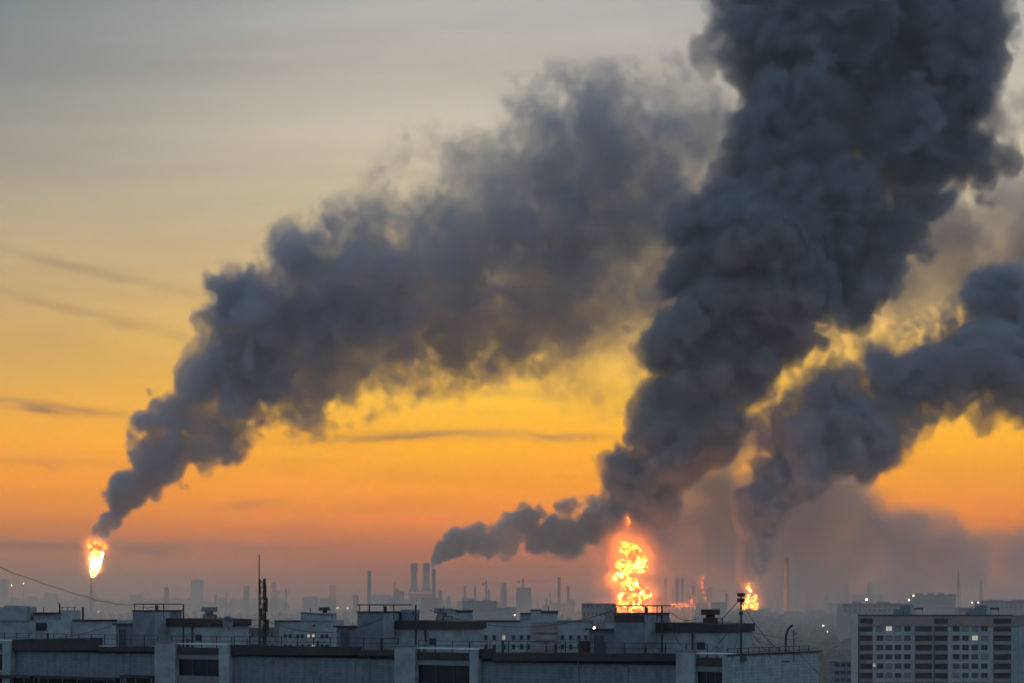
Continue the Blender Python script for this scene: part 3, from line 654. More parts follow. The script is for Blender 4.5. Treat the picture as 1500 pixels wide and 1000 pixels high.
# ---------------------------------------------------------------- masts, cables and small things near the front roof
def on_roof(px, t): return AX + U*s_at(px, t) + V*t
def lattice_mast():
    p = on_roof(383.5, 3.0); d = p.y; zb = 51.25
    o = thing('lattice_mast', 'tall rusty lattice mast with panel antennas and a thin rod on top', 'mast', (p.x, p.y, zb), .4)
    ht = PZ(848, d) - zb; hr = PZ(812, d) - zb; w = .24
    g = Geo()
    for a, b in ((-w, -w), (w, -w), (w, w), (-w, w)): g.cyl((a, b, 0), (a, b, ht), .05, n=5)
    part('corner_tube', g, M['rust'], o)
    g = Geo(); n = 13
    for i in range(n):
        z0, z1 = ht*i/n, ht*(i+1)/n; q = w if i % 2 else -w
        for y in (-w, w): g.cyl((-q, y, z0), (q, y, z1), .04, n=4)
        for x in (-w, w): g.cyl((x, -q, z0), (x, q, z1), .04, n=4)
    part('bracing', g, M['rust'], o)
    part('rod', Geo().cyl((-.32, -.1, ht - 1.2), (-.32, -.1, hr), .075, .05), M['steel'], o)
    for x, z0, z1 in ((.15, ht - 1.5, ht + .1), (.36, ht - 3.4, ht - 1.9), (-.2, ht - 4.3, ht - 3.), (.5, ht - 5.4, ht - 4.2)):
        part('panel_antenna', Geo().box(x - .12, x + .12, -.58, -.44, z0, z1), M['rust'], o)
    part('cable_run', Geo().box(.30, .42, -.30, -.2, .2, ht - .5), M['steel'], o)
    part('foot', Geo().box(-.6, .6, -.6, .6, 0, .18), M['slab'], o)
lattice_mast()
def light_mast():
    p = on_roof(1085.5, 2.5); d = p.y; zb = 51.25; k = d / F; s = lambda y: PZ(y, d) - zb
    o = thing('antenna_mast', 'dark pole with two stacked round antenna crowns in front of the smaller fire', 'mast', (p.x, p.y, zb), 0.)
    part('pole', Geo().cyl((0, 0, 0), (0, 0, s(868)), .12, .07), M['steel'], o)
    for a, b in ((868.5, 873), (876.5, 881.5)):
        r = 6.4*k
        part('crown', Geo().cyl((0, 0, s(b)), (0, 0, s(a)), r*.8, r, 14).cyl((0, 0, s(a) + .003), (0, 0, s(a - .8)), r, r*.7, 14), M['steel'], o)
    part('collar', Geo().cyl((0, 0, s(900)), (0, 0, s(895.5)), 3.6*k, 3.2*k, 10), M['steel'], o)
    part('clamp', Geo().box(-.18, .18, -.18, .18, s(921), s(919)), M['steel'], o)
    part('foot', Geo().cyl((0, 0, 0), (0, 0, .45), .6, .45, 10), M['steel'], o)
    g = Geo()
    for a in (.6, 2.6, 4.4): g.cyl((0, 0, s(905)), (math.cos(a)*3.6, math.sin(a)*3.6, .1), .03, n=4)
    part('guy_wires', g, M['steel'], o)
light_mast()
def bent_pole():
    p = on_roof(1151, .9); d = p.y; z = 51.9
    o = thing('bent_pole', 'bent dark pole with a curved top near the right corner of the front roof', 'pole', (p.x, p.y, z - .65))
    k = d / F; pts = [((x - 1151)*k, 0, PZ(y, d) - z + .65) for x, y in ((1151, 955), (1151, 940), (1151.5, 930), (1153, 924), (1156, 919), (1161, 914.5))]
    part('pole', Geo().tube(pts, .11, 6), M['steel'], o)
    part('foot', Geo().box(-.3, .3, -.3, .3, 0, .12), M['steel'], o)
    o = thing('roof_aerial', 'small twig like aerial right of the bent pole on the front roof', 'aerial', ((1165 - 750)*k, d + 1, 51.25))
    zz = lambda y: PZ(y, d + 1) - 51.25
    part('stem', Geo().cyl((0, 0, 0), (0, 0, zz(922)), .04), M['steel'], o)
    part('rods', Geo().cyl((-.25, 0, zz(931)), (.35, 0, zz(926)), .03, n=4).cyl((-.2, 0, zz(924)), (.15, 0, zz(928)), .03, n=4).cyl((-.1, 0, zz(936)), (.45, 0, zz(933)), .03, n=4), M['steel'], o)
bent_pole()
def cable(name_label, a, b, sag, r=.035, n=14, wob=0.):
    a, b = Vector(a), Vector(b); pts = []
    for i in range(n + 1):
        t = i / n; p = a.lerp(b, t); p.z -= sag*4*t*(1 - t) + (R.uniform(-wob, wob) if 0 < i < n else 0); pts.append(p - a)
    o = part('cable', Geo().tube(pts, r), M['steel']); o.location = a
    return tag(o, name_label, 'cable', 'overhead cables')
def P3(px, py, d): return (PX(px, d), d, PZ(py, d))
cable('black overhead cable sloping down from the left edge past the flare to the left roof', P3(-60, 806, 120), P3(243, 889, 232), .9, .022, 26, .06)
for i, (a, b, sg, lab) in enumerate((
    (P3(1049, 913, 204), P3(1262, 934, 640), 1.6, 'topmost thin cable from the right machine room to the right apartment block'),
    (P3(1049, 917, 204), P3(1262, 953, 640), 2.2, 'second thin cable from the right machine room to the right apartment block'),
    (P3(1049, 921, 204), P3(1258, 985, 640), 1.2, 'lowest thin cable from the right machine room to the right apartment block'),
    (P3(1086, 874, 202), P3(1049, 914, 204), .1, 'short stay cable from the crowned mast down to the machine room'),
    (P3(1086, 880, 202), P3(1143, 953, 200), .5, 'slack cable from the crowned mast to the right end of the roof'),
    (P3(1170, 956, 201), P3(1225, 1004, 188), .2, 'dark cable running off the gable corner to the bottom edge'),
    (P3(1176, 955, 202), P3(1262, 905, 640), 2.5, 'faint cable rising from the gable to the top corner of the right block'),
    (P3(979, 893, 204), P3(1022, 905, 206), .5, 'slack wire between the pole and the rusty vent below the big fire'),
    (P3(979, 898, 204), P3(1005, 947, 203), .9, 'loose wire hanging from the pole beside the right machine room'),
    (P3(300, 893, 240), P3(383, 905, 222), .7, 'upper wire from the left pole to the lattice mast'),
    (P3(300, 898, 240), P3(384, 912, 222), 1.0, 'lower wire from the left pole to the lattice mast'),
    (P3(384, 905, 222), P3(560, 905, 217), 1.4, 'wire from the lattice mast to the middle machine room'),
    (P3(630, 893, 216), P3(900, 893, 205), 1.6, 'long thin wire between the middle and right machine rooms'),
    (P3(85, 933, 262), P3(172, 913, 243), .2, 'wire rising to the shed of the left machine room'),
    )): cable(lab, a, b, sg, .032)
o = thing('roof_box', 'small dark box on the roof edge left of the right machine room shed', 'box', tuple(on_roof(856, .6) + Vector((0, 0, 51.25))), ROT)
part('cabinet', Geo().box(-.45, .45, -.3, .3, .1, 1.5), M['fascia'], o); part('lid', Geo().box(-.5, .5, -.35, .35, 1.503, 1.6), M['steel'], o)
part('base', Geo().box(-.4, .4, -.25, .25, 0, .097), M['slab'], o)

# ---------------------------------------------------------------- the second row of roofs
def building(name, label, px0, px1, ytop, d, depth, m, rot=0., cat='apartment building', group=None):
    """an Empty whose local x runs along its front; returns it, its width and its height"""
    x0, x1 = PX(px0, d), PX(px1, d)
    o = thing(name, label, cat, (x0, d, 0), rot, group)
    w = (x1 - x0) / max(.2, math.cos(rot)); h = PZ(ytop, d)
    part('wall', Geo().box(0, w, 0, depth, 0, h), m, o)
    return o, w, h
def second_row():
    d = 330.; k = d / F
    o, w, h = building('apartment_block', 'low pale roofed block behind the front building at the far left', -40, 172, 908, d, 14, M['plaster'])
    X = lambda px: PX(px, d) - PX(-40, d)
    Z = lambda py: PZ(py, d)
    def bx(n, a, b, y0, y1, f0, f1, m, par=o): return part(n, Geo().box(X(a), X(b), f0, f1, Z(y1), Z(y0)), m, par)
    bx('roof_edge', 106, 172, 906.6, 909.2, -.2, -.003, M['fascia'])
    bx('roof_edge', -40, 53, 907.8, 909.4, -.2, -.003, M['slab'])
    bx('recess', 53.2, 70, 911.5, 923, -.04, -.003, M['dark'])
    bx('pier', 70, 104.5, 910.5, 945, -.5, -.003, M['plaster'])
    bx('pier', 44, 53, 909.5, 945, -.35, -.003, M['plaster'])
    a = part('roof_house', Geo().prism([(X(-40), h + .003), (X(41), h + .003), (X(41), Z(889)), (X(36), Z(887.2)), (X(6), Z(886)), (X(2), Z(889)), (X(-40), Z(889))], 1, 6), M['plaster'], o)
    part('parapet', Geo().box(X(38), X(41.6), .8, .997, h, Z(888.5)), M['slab'], a)
    b = part('roof_house', Geo().box(X(46.5), X(88), 1.2, 6, h + .003, Z(899.5)), M['plaster_dark'], o)
    part('roof_band', Geo().box(X(46), X(79), 1.0, 6.2, Z(899.4), Z(896.5)), M['fascia'], b)
    part('chimney_pipe', Geo().cyl((X(83.5), 2, Z(899)), (X(83.5), 2, Z(884)), 1.4*k, 1.2*k), M['steel'], b)
    part('cowl', Geo().cyl((X(82), 2, Z(884)), (X(82), 2, Z(882)), 1.6*k, .8*k), M['steel'], b)
    part('aerial', Geo().cyl((X(60), 2, Z(896.4)), (X(60), 2, Z(889)), .06), M['steel'], b)
    c = part('machine_room', Geo().box(X(88.2), X(108.5), .6, 5, h + .003, Z(893.5)), M['plaster'], o)
    part('rail_frame', Geo().box(X(87), X(110), .8, .9, Z(889.4), Z(888.6)).box(X(89), X(89.8), .8, .9, Z(893.4), Z(889.5)).box(X(97), X(97.8), .8, .9, Z(893.4), Z(889.5)).box(X(107), X(107.8), .8, .9, Z(893.4), Z(889.5)), M['steel'], c)
    part('vent_pipe', Geo().cyl((X(119.5), 1, h), (X(119.5), 1, Z(888.5)), 1.7*k, 1.6*k), M['steel'], o)
    g = Geo()
    for i in range(24): g.box(X(0) + i*.75, X(0) + i*.75 + .05, -1.2, -1.15, h - 3.2, h - 2.4)
    # middle gable with lit windows
    d = 420.; k = d / F
    o, w, h = building('apartment_block', 'grey block with lit windows and a hooded vent on its raised roof', 402, 494, 908.5, d, 16, M['plaster'])
    X = lambda px: PX(px, d) - PX(402, d); Z = lambda py: PZ(py, d)
    part('roof_edge', Geo().box(X(402), X(440.5), -.25, -.003, Z(909.6), Z(907.8)), M['fascia'], o)
    part('side_strip', Geo().box(X(402), X(409), -.12, -.003, 20, Z(910)), M['plaster_dark'], o)
    r = part('raised_wall', Geo().box(X(440.5), X(488), -.2, 8, h + .003, Z(897.2)), M['plaster'], o)
    part('coping', Geo().prism([(X(440), Z(897.1)), (X(488.5), Z(900.5)), (X(488.5), Z(899.6)), (X(440), Z(896.3))], -.35, 8.1), M['fascia'], r)
    v = part('vent', Geo().box(X(472), X(478), 1, 2, Z(900), Z(893.6)), M['steel'], o)
    part('hood', Geo().prism([(X(465), Z(893.5)), (X(484), Z(893.5)), (X(480.5), Z(888.8)), (X(468), Z(888.8))], .5, 2.6), M['steel'], v)
    part('aerial', Geo().cyl((X(454), 1, Z(897)), (X(454), 1, Z(890)), .07), M['steel'], o)
    wins = {(452, 930.5): 'lit', (459, 930.5): 'lit', (456, 945.5): 'lit', (462, 945.5): 'lit_dim'}
    for y in (931, 946, 961):
        for x in (418, 425, 436, 443, 452, 459, 472, 479):
            lit = [m for (a, b), m in wins.items() if abs(a - x) < 4 and abs(b - y) < 1]
            f = part('window', Geo().box(X(x - 2.4), X(x + 2.4), -.06, -.003, Z(y + 3), Z(y - 3)), M['slab'], o)
            part('pane', Geo().box(X(x - 1.9), X(x + 1.9), -.10, -.063, Z(y + 2.5), Z(y - 2.5)), M[lit[0] if lit else 'dark'], f)
    part('round_vent', Geo().cyl((X(460), -.05, Z(915.5)), (X(460), .1, Z(915.5)), 1.6*k, n=10), M['dark'], o)
    # the long block behind the middle
    d = 520.; k = d / F
    o, w, h = building('apartment_block', 'long hazy grey block with brown loggia columns behind the middle roofs', 640, 915, 908.5, d, 14, M['plaster'])
    X = lambda px: PX(px, d) - PX(640, d); Z = lambda py: PZ(py, d)
    g = Geo().box(X(668), X(762), -.3, -.003, Z(910), Z(907.6)); part('roof_edge', g, M['fascia'], o)
    part('roof_edge', Geo().box(X(817), X(915), -.3, -.003, Z(909.6), Z(907.8)), M['slab'], o)
    for a, b, y, n in ((645, 668.8, 892.5, 'machine_room'), (669, 692, 893.5, 'machine_room'), (762, 777, 897.5, 'roof_house'), (777.3, 793, 892.5, 'machine_room'), (793.3, 817, 894.5, 'machine_room')):
        r = part(n, Geo().box(X(a), X(b), .6, 5, h + .003, Z(y)), M['plaster_dark' if n == 'roof_house' else 'plaster'], o)
        part('roof_band', Geo().box(X(a) - .1, X(b) + .1, .4, .597, Z(y + (3 if a in (669, 793.3) else 1.2)), Z(y - .6)), M['fascia'], r)
    for px, y in ((804, 887), (650, 887)): part('aerial', Geo().cyl((X(px), 1, Z(895)), (X(px), 1, Z(y)), .09), M['steel'], o)
    for a, b in ((670, 696), (782, 816), (868, 884)):
        lg = part('loggia_column', Geo().box(X(a), X(b), -.55, -.003, 8, Z(909)), M['logg'], o)
        part('upper_panel', Geo().box(X(a), X(b), -.62, -.553, Z(921), Z(911)), M['brown'], lg)
        for y in (925, 938, 951): 
            part('balcony_slab', Geo().box(X(a) - .3, X(b) + .3, -.95, -.623, Z(y + 1.2), Z(y)), M['slab'], lg)
            part('parapet', Geo().box(X(a), X(b), -.90, -.80, Z(y + 11), Z(y + 6.5)), M['logg'], lg)
    for y in (933, 946.5, 960):
        for x in (703, 712, 724, 738, 752, 764, 774, 824, 836, 848, 858, 893, 903):
            lit = abs(x - 738) < 2 and y == 933
            f = part('window', Geo().box(X(x - 2.9), X(x + 2.9), -.06, -.003, Z(y + 3.8), Z(y - 3.8)), M['slab'], o)
            part('pane', Geo().box(X(x - 2.3), X(x + 2.3), -.11, -.063, Z(y + 3.2), Z(y - 3.2)), M['lit_dim' if lit else 'dark'], f)
second_row()

# ---------------------------------------------------------------- the apartment block on the right
def right_block():
    d = 660.; k = d / F
    o, w, h = building('apartment_block', 'panel apartment block at the right with a brown attic band and a few lit windows', 1257, 1483, 901, d, 14, M['panel'])
    X = lambda px: PX(px, d) - PX(1257, d); Z = lambda py: PZ(py, d)
    part('attic_band', Geo().box(X(1256.6), X(1483.4), -.35, -.003, Z(916), Z(900)), M['brown'], o)
    part('roof_edge', Geo().box(X(1256), X(1484), -.5, -.353, Z(901), Z(899.4)), M['fascia'], o)
    part('corner_strip', Geo().box(X(1257), X(1258.4), -.2, -.003, 5, Z(916.3)), M['dark'], o)
    side = part('side_wall', Geo().box(X(1483.4) + .003, X(1560), .6, 14.6, 0, Z(902)), M['tile_pale'], o)
    part('side_band', Geo().box(X(1483.5) + .003, X(1560), .3, .597, Z(915.5), Z(900.5)), M['brown'], side)
    part('side_seam', Geo().box(X(1492), X(1492.5), .52, .597, 5, Z(916)), M['galv'], side)
    bays = ((1259, 1278), (1340, 1365), (1368, 1388), (1455, 1481))
    rows = [920 + 13.7*i for i in range(9)]
    for a, b in bays:
        c = part('loggia_bay', Geo().box(X(a), X(b), -.5, -.003, Z(1040), Z(917)), M['logg'], o)
        if a in (1259, 1368, 1455): part('attic_opening', Geo().box(X(a), X(b), -.46, -.353, Z(912.5), Z(905)), M['dark'], o)
        for i, y in enumerate(rows):
            part('loggia_parapet', Geo().box(X(a) + .05, X(b) - .05, -1.0, -.9, Z(y + 9.2), Z(y + 4.6)), M['logg' if (i*7 + a) % 3 else 'brown'], c)
            part('loggia_slab', Geo().box(X(a), X(b), -1.05, -.503, Z(y + 9.9), Z(y + 9.25)), M['slab'], c)
            part('loggia_glazing', Geo().box(X(a) + .1, X(b) - .1, -.56, -.503, Z(y + 4.4), Z(y - 3.2)), M['dark'], c)
    lit = {(1302, 0): 'lit', (1428, 1): 'lit', (1435, 1): 'lit_dim'}
    fr = Geo().box(-1.05, 1.05, -.07, 0, -.85, .85).mesh('window', M['slab'])
    panes = {q: Geo().box(-.86, -.05, -.05, 0, -.7, .7).box(.05, .86, -.05, 0, -.7, .7).mesh('pane', M[q]) for q in ('dark', 'lit', 'lit_dim', 'glass', 'galv', 'door')}
    joint = Geo().box(-.04, .04, -.03, 0, Z(1040), Z(916.3)).mesh('panel_joint', M['galv'])
    for x in (1283, 1296, 1309, 1322.5, 1335.5, 1394, 1407, 1421, 1435, 1449): piece('panel_joint', joint, o, (X(x), -.003, 0))
    for i, y in enumerate(rows):
        if i < 8: part('floor_joint', Geo().box(X(1278.2), X(1339.8), -.028, -.004, Z(y + 7.1), Z(y + 6.75)), M['galv'], o); part('floor_joint', Geo().box(X(1388.2), X(1454.8), -.028, -.004, Z(y + 7.1), Z(y + 6.75)), M['galv'], o)
        for x in (1289, 1302, 1315.5, 1329, 1400.5, 1414, 1428, 1442):
            f = piece('window', fr, o, (X(x), -.033, Z(y)))
            piece('pane', panes[lit.get((int(x), i), R.choice(('dark', 'dark', 'glass', 'galv', 'door')))], f, (0, -.073, 0))
    q = part('window', Geo().box(X(1277.7), X(1281.6), -1.1, -1.053, Z(975.5), Z(971)), M['lit_dim'], o)
    for a, b, c, e, y in ((1316, 1326, 1326.4, 1340, 886), (1423, 1437, 1437.4, 1452, 886)):
        p = part('roof_house', Geo().box(X(a), X(b), 3, 9, h + .003, Z(891.5)), M['blue'], o)
        p = part('machine_room', Geo().box(X(c), X(e), 3, 9, h + .003, Z(y)), M['blue'], o)
        part('light_face', Geo().box(X(e - 4), X(e), 2.9, 2.997, h + .003, Z(y)), M['plaster'], p)
        part('canopy_bar', Geo().box(X(e + 2), X(e + 16), 3.4, 3.8, Z(892.4), Z(889.6)), M['fascia'], p)
        part('canopy_post', Geo().box(X(e + 3), X(e + 3.6), 3.5, 3.7, h + .003, Z(892.5)), M['steel'], p); part('canopy_post', Geo().box(X(e + 14), X(e + 14.6), 3.5, 3.7, h + .003, Z(892.5)), M['steel'], p)
    d = 760.
    o, w, h = building('apartment_block', 'dim low block with dark window bands between the gable and the right block', 1216, 1256, 968, d, 12, M['plaster_dark'])
    X = lambda px: PX(px, d) - PX(1216, d); Z = lambda py: PZ(py, d)
    part('roof_edge', Geo().box(-.2, w + .2, -.3, -.003, Z(969.5), Z(967)), M['slab'], o)
    for y in (973, 984, 995):
        for x in (1226, 1235, 1244, 1252): part('window', Geo().box(X(x - 3.4), X(x + 3.4), -.08, -.003, Z(y + 2.4), Z(y - 2.4)), M['dark'], o)
right_block()
# ---------------------------------------------------------------- the far skyline
def far_block(label, px0, px1, ytop, d, m='far', roof=None, depth=None, cols=0, floors=0, group='hazy blocks on the skyline', cat='building', bumps=()):
    o, w, h = building('far_building', label, px0, px1, ytop, d, depth or max(14., (PX(px1, d) - PX(px0, d))*.5), M[m], 0., cat, group)
    part('parapet', Geo().box(-.4, w + .4, -.5, -.01, h - 1.2, h + .6), M['far_dark'], o)
    for a, b, y in bumps:
        part('roof_house', Geo().box(PX(a, d) - PX(px0, d), PX(b, d) - PX(px0, d), 2, 10, h + .01, PZ(y, d)), M[m], o)
    for i in range(cols):
        for j in range(floors):
            cw, fh = w / cols, 3.1
            part('window', Geo().box(cw*(i + .25), cw*(i + .75), -.3, -.01, h - 2.6 - j*fh*1.6, h - 1.2 - j*fh*1.6 + .9), M['dark'], o) if j or not i % 3 == 9 else None
    return o
def chimney(label, px, ytop, d, wpx, m='far_dark', bands=False, taper=.75, group='chimneys on the skyline'):
    o = thing('chimney', label, 'chimney', (PX(px, d), d, 0), 0, group)
    h = PZ(ytop, d); r = wpx/2*d/F
    part('shaft', Geo().cyl((0, 0, 0), (0, 0, h), r/taper, r, 16), M[m], o)
    part('rim', Geo().cyl((0, 0, h - 3), (0, 0, h + .5), r*1.12, r*1.12, 16), M['far_dark'], o)
    part('platform', Geo().cyl((0, 0, h*.62), (0, 0, h*.62 + 1.2), r*1.35, r*1.35, 16), M['far_dark'], o)
    if bands:
        for i in range(3): z = h*(.97 - .16*i); part('red_band', Geo().cyl((0, 0, z - h*.07), (0, 0, z), r*1.05 + .012*i*r, r*1.03 + .012*i*r, 16), M['band'], o)
    return o
def lattice(name, label, px, ytop, d, wpx, wtop=.25, cat='tower', levels=7, arms=(), group=None):
    o = thing(name, label, cat, (PX(px, d), d, 0), .3, group)
    h = PZ(ytop, d); w = wpx/2*d/F; r = max(.32*d/F, .18)
    def W(t): return w*(1 - t) + w*wtop*t
    g = Geo()
    for a, b in ((-1, -1), (1, -1), (1, 1), (-1, 1)): g.cyl((a*w, b*w, 0), (a*W(1), b*W(1), h), r, r*.8, 4)
    part('leg', g, M['far_dark'], o)
    g = Geo()
    for i in range(levels):
        t0, t1 = i/levels, (i+1)/levels; p, q = W(t0), W(t1)
        for y in (-1, 1): g.cyl((-p, y*p, h*t0), (q, y*q, h*t1), r*.7, n=4).cyl((p, y*p, h*t0), (-q, y*q, h*t1), r*.7, n=4)
        g.cyl((-q, -q, h*t1), (q, -q, h*t1), r*.7, n=4).cyl((-q, q, h*t1), (q, q, h*t1), r*.7, n=4)
    part('bracing', g, M['far_dark'], o)
    for y, hw in arms: part('crossarm', Geo().box(-hw*d/F, hw*d/F, -r, r, PZ(y, d) - r*1.4, PZ(y, d) + r*1.4), M['far_dark'], o)
    return o
def column(label, px, ytop, d, wpx, group='refinery columns'):
    o = thing('refinery_vessel', label, 'column', (PX(px, d), d, 0), 0, group)
    h = PZ(ytop, d); r = wpx/2*d/F
    part('vessel', Geo().cyl((0, 0, 0), (0, 0, h - r), r, r, 12).cyl((0, 0, h - r), (0, 0, h), r, r*.35, 12), M['far_dark'], o)
    for t in (.55, .75, .92): part('platform', Geo().cyl((0, 0, h*t), (0, 0, h*t + .9), r*1.35, r*1.35, 12), M['far_dark'], o)
    return o
def crane(label, px, ytop, d, jib0, jib1, yj, mast_w=1.6):
    o = lattice('tower_crane', label, px, ytop, d, mast_w, 1., 'crane', 10, group='tower cranes')
    k = d/F; zj = PZ(yj, d); r = max(.34*k, .2)
    part('jib', Geo().box((jib0 - px)*k, (jib1 - px)*k, -r, r, zj - r, zj + r), M['far_dark'], o)
    part('tie', Geo().cyl((0, 0, PZ(ytop, d)), ((jib1*.7 + px*.3 - px)*k, 0, zj), r*.45, n=4).cyl((0, 0, PZ(ytop, d)), ((jib0 - px)*k*.9, 0, zj), r*.45, n=4), M['far_dark'], o)
    part('counterweight', Geo().box((jib0 - px)*k, (jib0 - px)*k + 3*k, -r*2, r*2, zj - 3.2*k, zj - r), M['far_dark'], o)
    part('cab', Geo().box(-1.4*k, 1.4*k, -1.5*k, 1.5*k, zj - 2.8*k, zj - 1.05*r), M['far_dark'], o)
# left
far_block('faint round shouldered block on the left skyline', 65, 83, 869, 6800, bumps=((67, 81, 868),), cols=4, floors=4)
far_block('faint block behind the flare stack', 127, 144, 871, 7200, bumps=((131, 141, 868),), cols=3, floors=3)
far_block('wide low hall on the skyline right of the flare', 190, 207, 871, 6500, cols=4, floors=1)
far_block('far hazy slab at the left edge of the skyline', -20, 9, 848, 7800, cols=4, floors=4)
far_block('far pale tower block over the left machine room', 280, 297, 849, 8200, cols=3, floors=6)
chimney('stubby broad chimney behind the left machine room', 244, 860, 6000, 6.5)
for px, y, w, d, lab in ((316, 871, 3.5, 6400, 'short faint stack, left of the pair before the lattice mast'), (332, 867, 2.2, 6200, 'thin faint stack, right of the pair before the lattice mast'), (361, 858, 8, 6300, 'thick hazy chimney just left of the lattice mast'),
                         (541, 836, 5, 4600, 'clear dark chimney, tallest between the lattice mast and the power station'), (716.5, 864, 3.5, 6000, 'short stack right of the crane mast'), (739, 854, 6, 5900, 'broad hazy stack left of the crane with the block'),
                         (819, 845, 4.2, 5600, 'tall hazy stack right of the long crane jib'), (832.5, 857, 3.5, 5800, 'shorter stack beside the tall one, left of the big fire'), (806, 868, 2.5, 6400, 'faint thin stack under the crane jib'),
                         (1183, 858, 3.2, 7000, 'faint thin stack right of the striped chimney'), (1240.5, 853, 5.5, 7200, 'hazy stack over the dark block at the right'), (1274, 853, 6.5, 6600, 'thick hazy stack right of the white lamp'), (1320, 860, 3.5, 6900, 'faint stack left of the pale apartment row'),
                         (1333, 855, 2.6, 6500, 'thin hazy stack beside the pale apartment row'), (1437, 850, 5, 7400, 'faint broad stack at the far right skyline'), (986, 861, 3, 5600, 'hazy stack behind the refinery columns'), (578, 853, 2.2, 6000, 'thin stack on the tower left of the power station')):
    chimney(lab, px, y, d, w)
chimney('striped chimney glowing pink from the fire beside it', 1152, 817, 5060, 6.5, 'redwhite', True, .8, None)
chimney('power station chimney trailing the small grey smoke', 635.5, 833, 5600, 5.0, 'far_dark', False, .8, None)
far_block('hazy block left of the hooded vent', 443, 466, 875, 6000, bumps=((448, 462, 873),), cols=5, floors=3)
far_block('hazy block under the lattice tower', 468, 492, 876, 5900, cols=5, floors=2)
far_block('small dark square block beside the clear chimney', 517, 524.5, 871, 5200, cols=2, floors=3)
far_block('very faint wide block right of the clear chimney', 545, 573, 871, 7600, cols=6, floors=3)
far_block('hazy stepped tower left of the power station', 576, 592, 866, 5900, bumps=((577, 584, 862),), cols=4, floors=5)
lattice('lattice_tower', 'hazy lattice tower above the hooded vent', 487, 856, 5600, 7.5, .8, levels=8)
lattice('lattice_tower', 'hazy pylon just right of the lattice mast', 401, 852, 5200, 9, .45, 'pylon', 9, ((853, 4), (858, 5)))
crane('faint tower crane with a short level jib right of the lattice mast', 419, 861, 5600, 405, 425, 867)
# power station
def power_station():
    d = 6700.; k = d/F
    o = thing('power_station', 'hazy power station with two banded lattice cooling stacks', 'power station', (PX(617, d), d, 0))
    X = lambda px: (px - 617)*k; Z = lambda py: PZ(py, d)
    for c in (606.5, 624.5):
        s = part('stack', Geo().cyl((X(c), 0, Z(860)), (X(c), 0, Z(826)), 3.7*k, 3.7*k, 12), M['pale'], o)
        for i in range(6): part('gallery', Geo().cyl((X(c), 0, Z(859 - i*6.6)), (X(c), 0, Z(857.2 - i*6.6)), 4.9*k, 4.9*k, 12), M['far'], s)
        part('rim', Geo().cyl((X(c), 0, Z(826)), (X(c), 0, Z(824.6)), 5.4*k, 5.4*k, 12), M['far_dark'], s)
        g = Geo()
        for i in range(8):
            a = i*math.pi/4; b = a + .8
            g.cyl((X(c) + 5.4*k*math.cos(a), 5.4*k*math.sin(a), Z(860)), (X(c) + 5.4*k*math.cos(b), 5.4*k*math.sin(b), Z(826)), .35*k, n=4)
        part('frame', g, M['far_dark'], s)
        part('collar', Geo().cyl((X(c), 0, Z(866)), (X(c), 0, Z(860)), 9*k, 6*k, 12), M['far_dark'], o)
        g = Geo()
        for dx in (-8, -3, 3, 8): g.cyl((X(c) + dx*k, -3*k, 0), (X(c) + dx*k*.8, 0, Z(864)), .6*k, n=4)
        part('leg_frame', g, M['far_dark'], o)
    part('boiler_house', Geo().box(X(598), X(634), 10, 60, 0, Z(869)), M['far'], o)
    part('turbine_hall', Geo().box(X(588), X(660), 65, 140, 0, Z(878)), M['far'], o)
power_station()
column('dark narrow column right of the power station', 645, 864, 5900, 6)
column('hazy slim vessel left of the grey apartment silhouette', 657, 872, 6000, 4)
# middle
far_block('dark grey stepped apartment silhouette under the crane mast', 677, 728, 880, 2900, 'far', bumps=((686, 694, 877.3), (707, 713, 877.6)), cols=8, floors=3)
far_block('lower end of the dark stepped silhouette beside bare trees', 728.5, 756, 890, 2900, 'far', bumps=((740, 748, 888),), cols=5, floors=2)
crane('hazy tower crane with a long level jib over the square block', 766, 847, 5000, 758, 802, 850.5)
far_block('purple grey square block under the tower crane', 756, 778, 861, 4900, 'far', bumps=((757, 777, 860),), cols=4, floors=7)
crane('hazy luffing crane with its mast above the dark silhouette', 712, 850, 4800, 706, 737, 853)
lattice('lattice_tower', 'curved left jib silhouette above the dark stepped block', 681, 858, 5000, 2.2, 1., 'crane jib', 8)
lattice('lattice_tower', 'second curved jib silhouette left of the crane mast', 696, 855, 5000, 2.2, 1., 'crane jib', 8)
far_block('low refinery hall between the stacks and the big fire', 829, 842, 878, 5600, cols=3, floors=1)
far_block('pale hazy apartment block left of the big fire', 853, 901, 884.5, 1500, 'far', bumps=((862, 872, 883),), cols=8, floors=3)
far_block('low grey block below the big fire behind the shed', 886, 903, 890, 1500, 'far', cols=3, floors=2)
# refinery right of the big fire
for px, y, w, d, lab in ((975, 843, 4.5, 5250, 'tall dark refinery column right of the big fire'), (991.5, 845, 4.5, 5300, 'second tall refinery column right of the big fire'), (1016, 855, 5.5, 5200, 'broad refinery column left of the pink steam'), (1009, 866, 4, 5150, 'short refinery column beside the broad one'),
                         (1166, 850, 7, 6400, 'faint broad column right of the striped chimney'), (1212, 868, 9, 5600, 'hazy thick vessel right of the striped chimney'), (1140, 868, 4, 6200, 'faint slim vessel left of the striped chimney')): column(lab, px, y, d, w)
o = thing('pipe_rack', 'fire lit pipe rack at the foot of the refinery columns', 'pipe rack', (PX(996, 5100), 5100, 0))
k = 5100/F
part('deck', Geo().box(-16*k, 30*k, 0, 8, PZ(888, 5100), PZ(886.6, 5100)), M['redwhite'], o); part('deck', Geo().box(-14*k, 16*k, 0, 8, PZ(884.6, 5100), PZ(883.4, 5100)), M['redwhite'], o)
for i in range(8): part('post', Geo().box((-15 + i*6)*k, (-14.3 + i*6)*k, 2, 3, 0, PZ(888.05, 5100)), M['far_dark'], o)
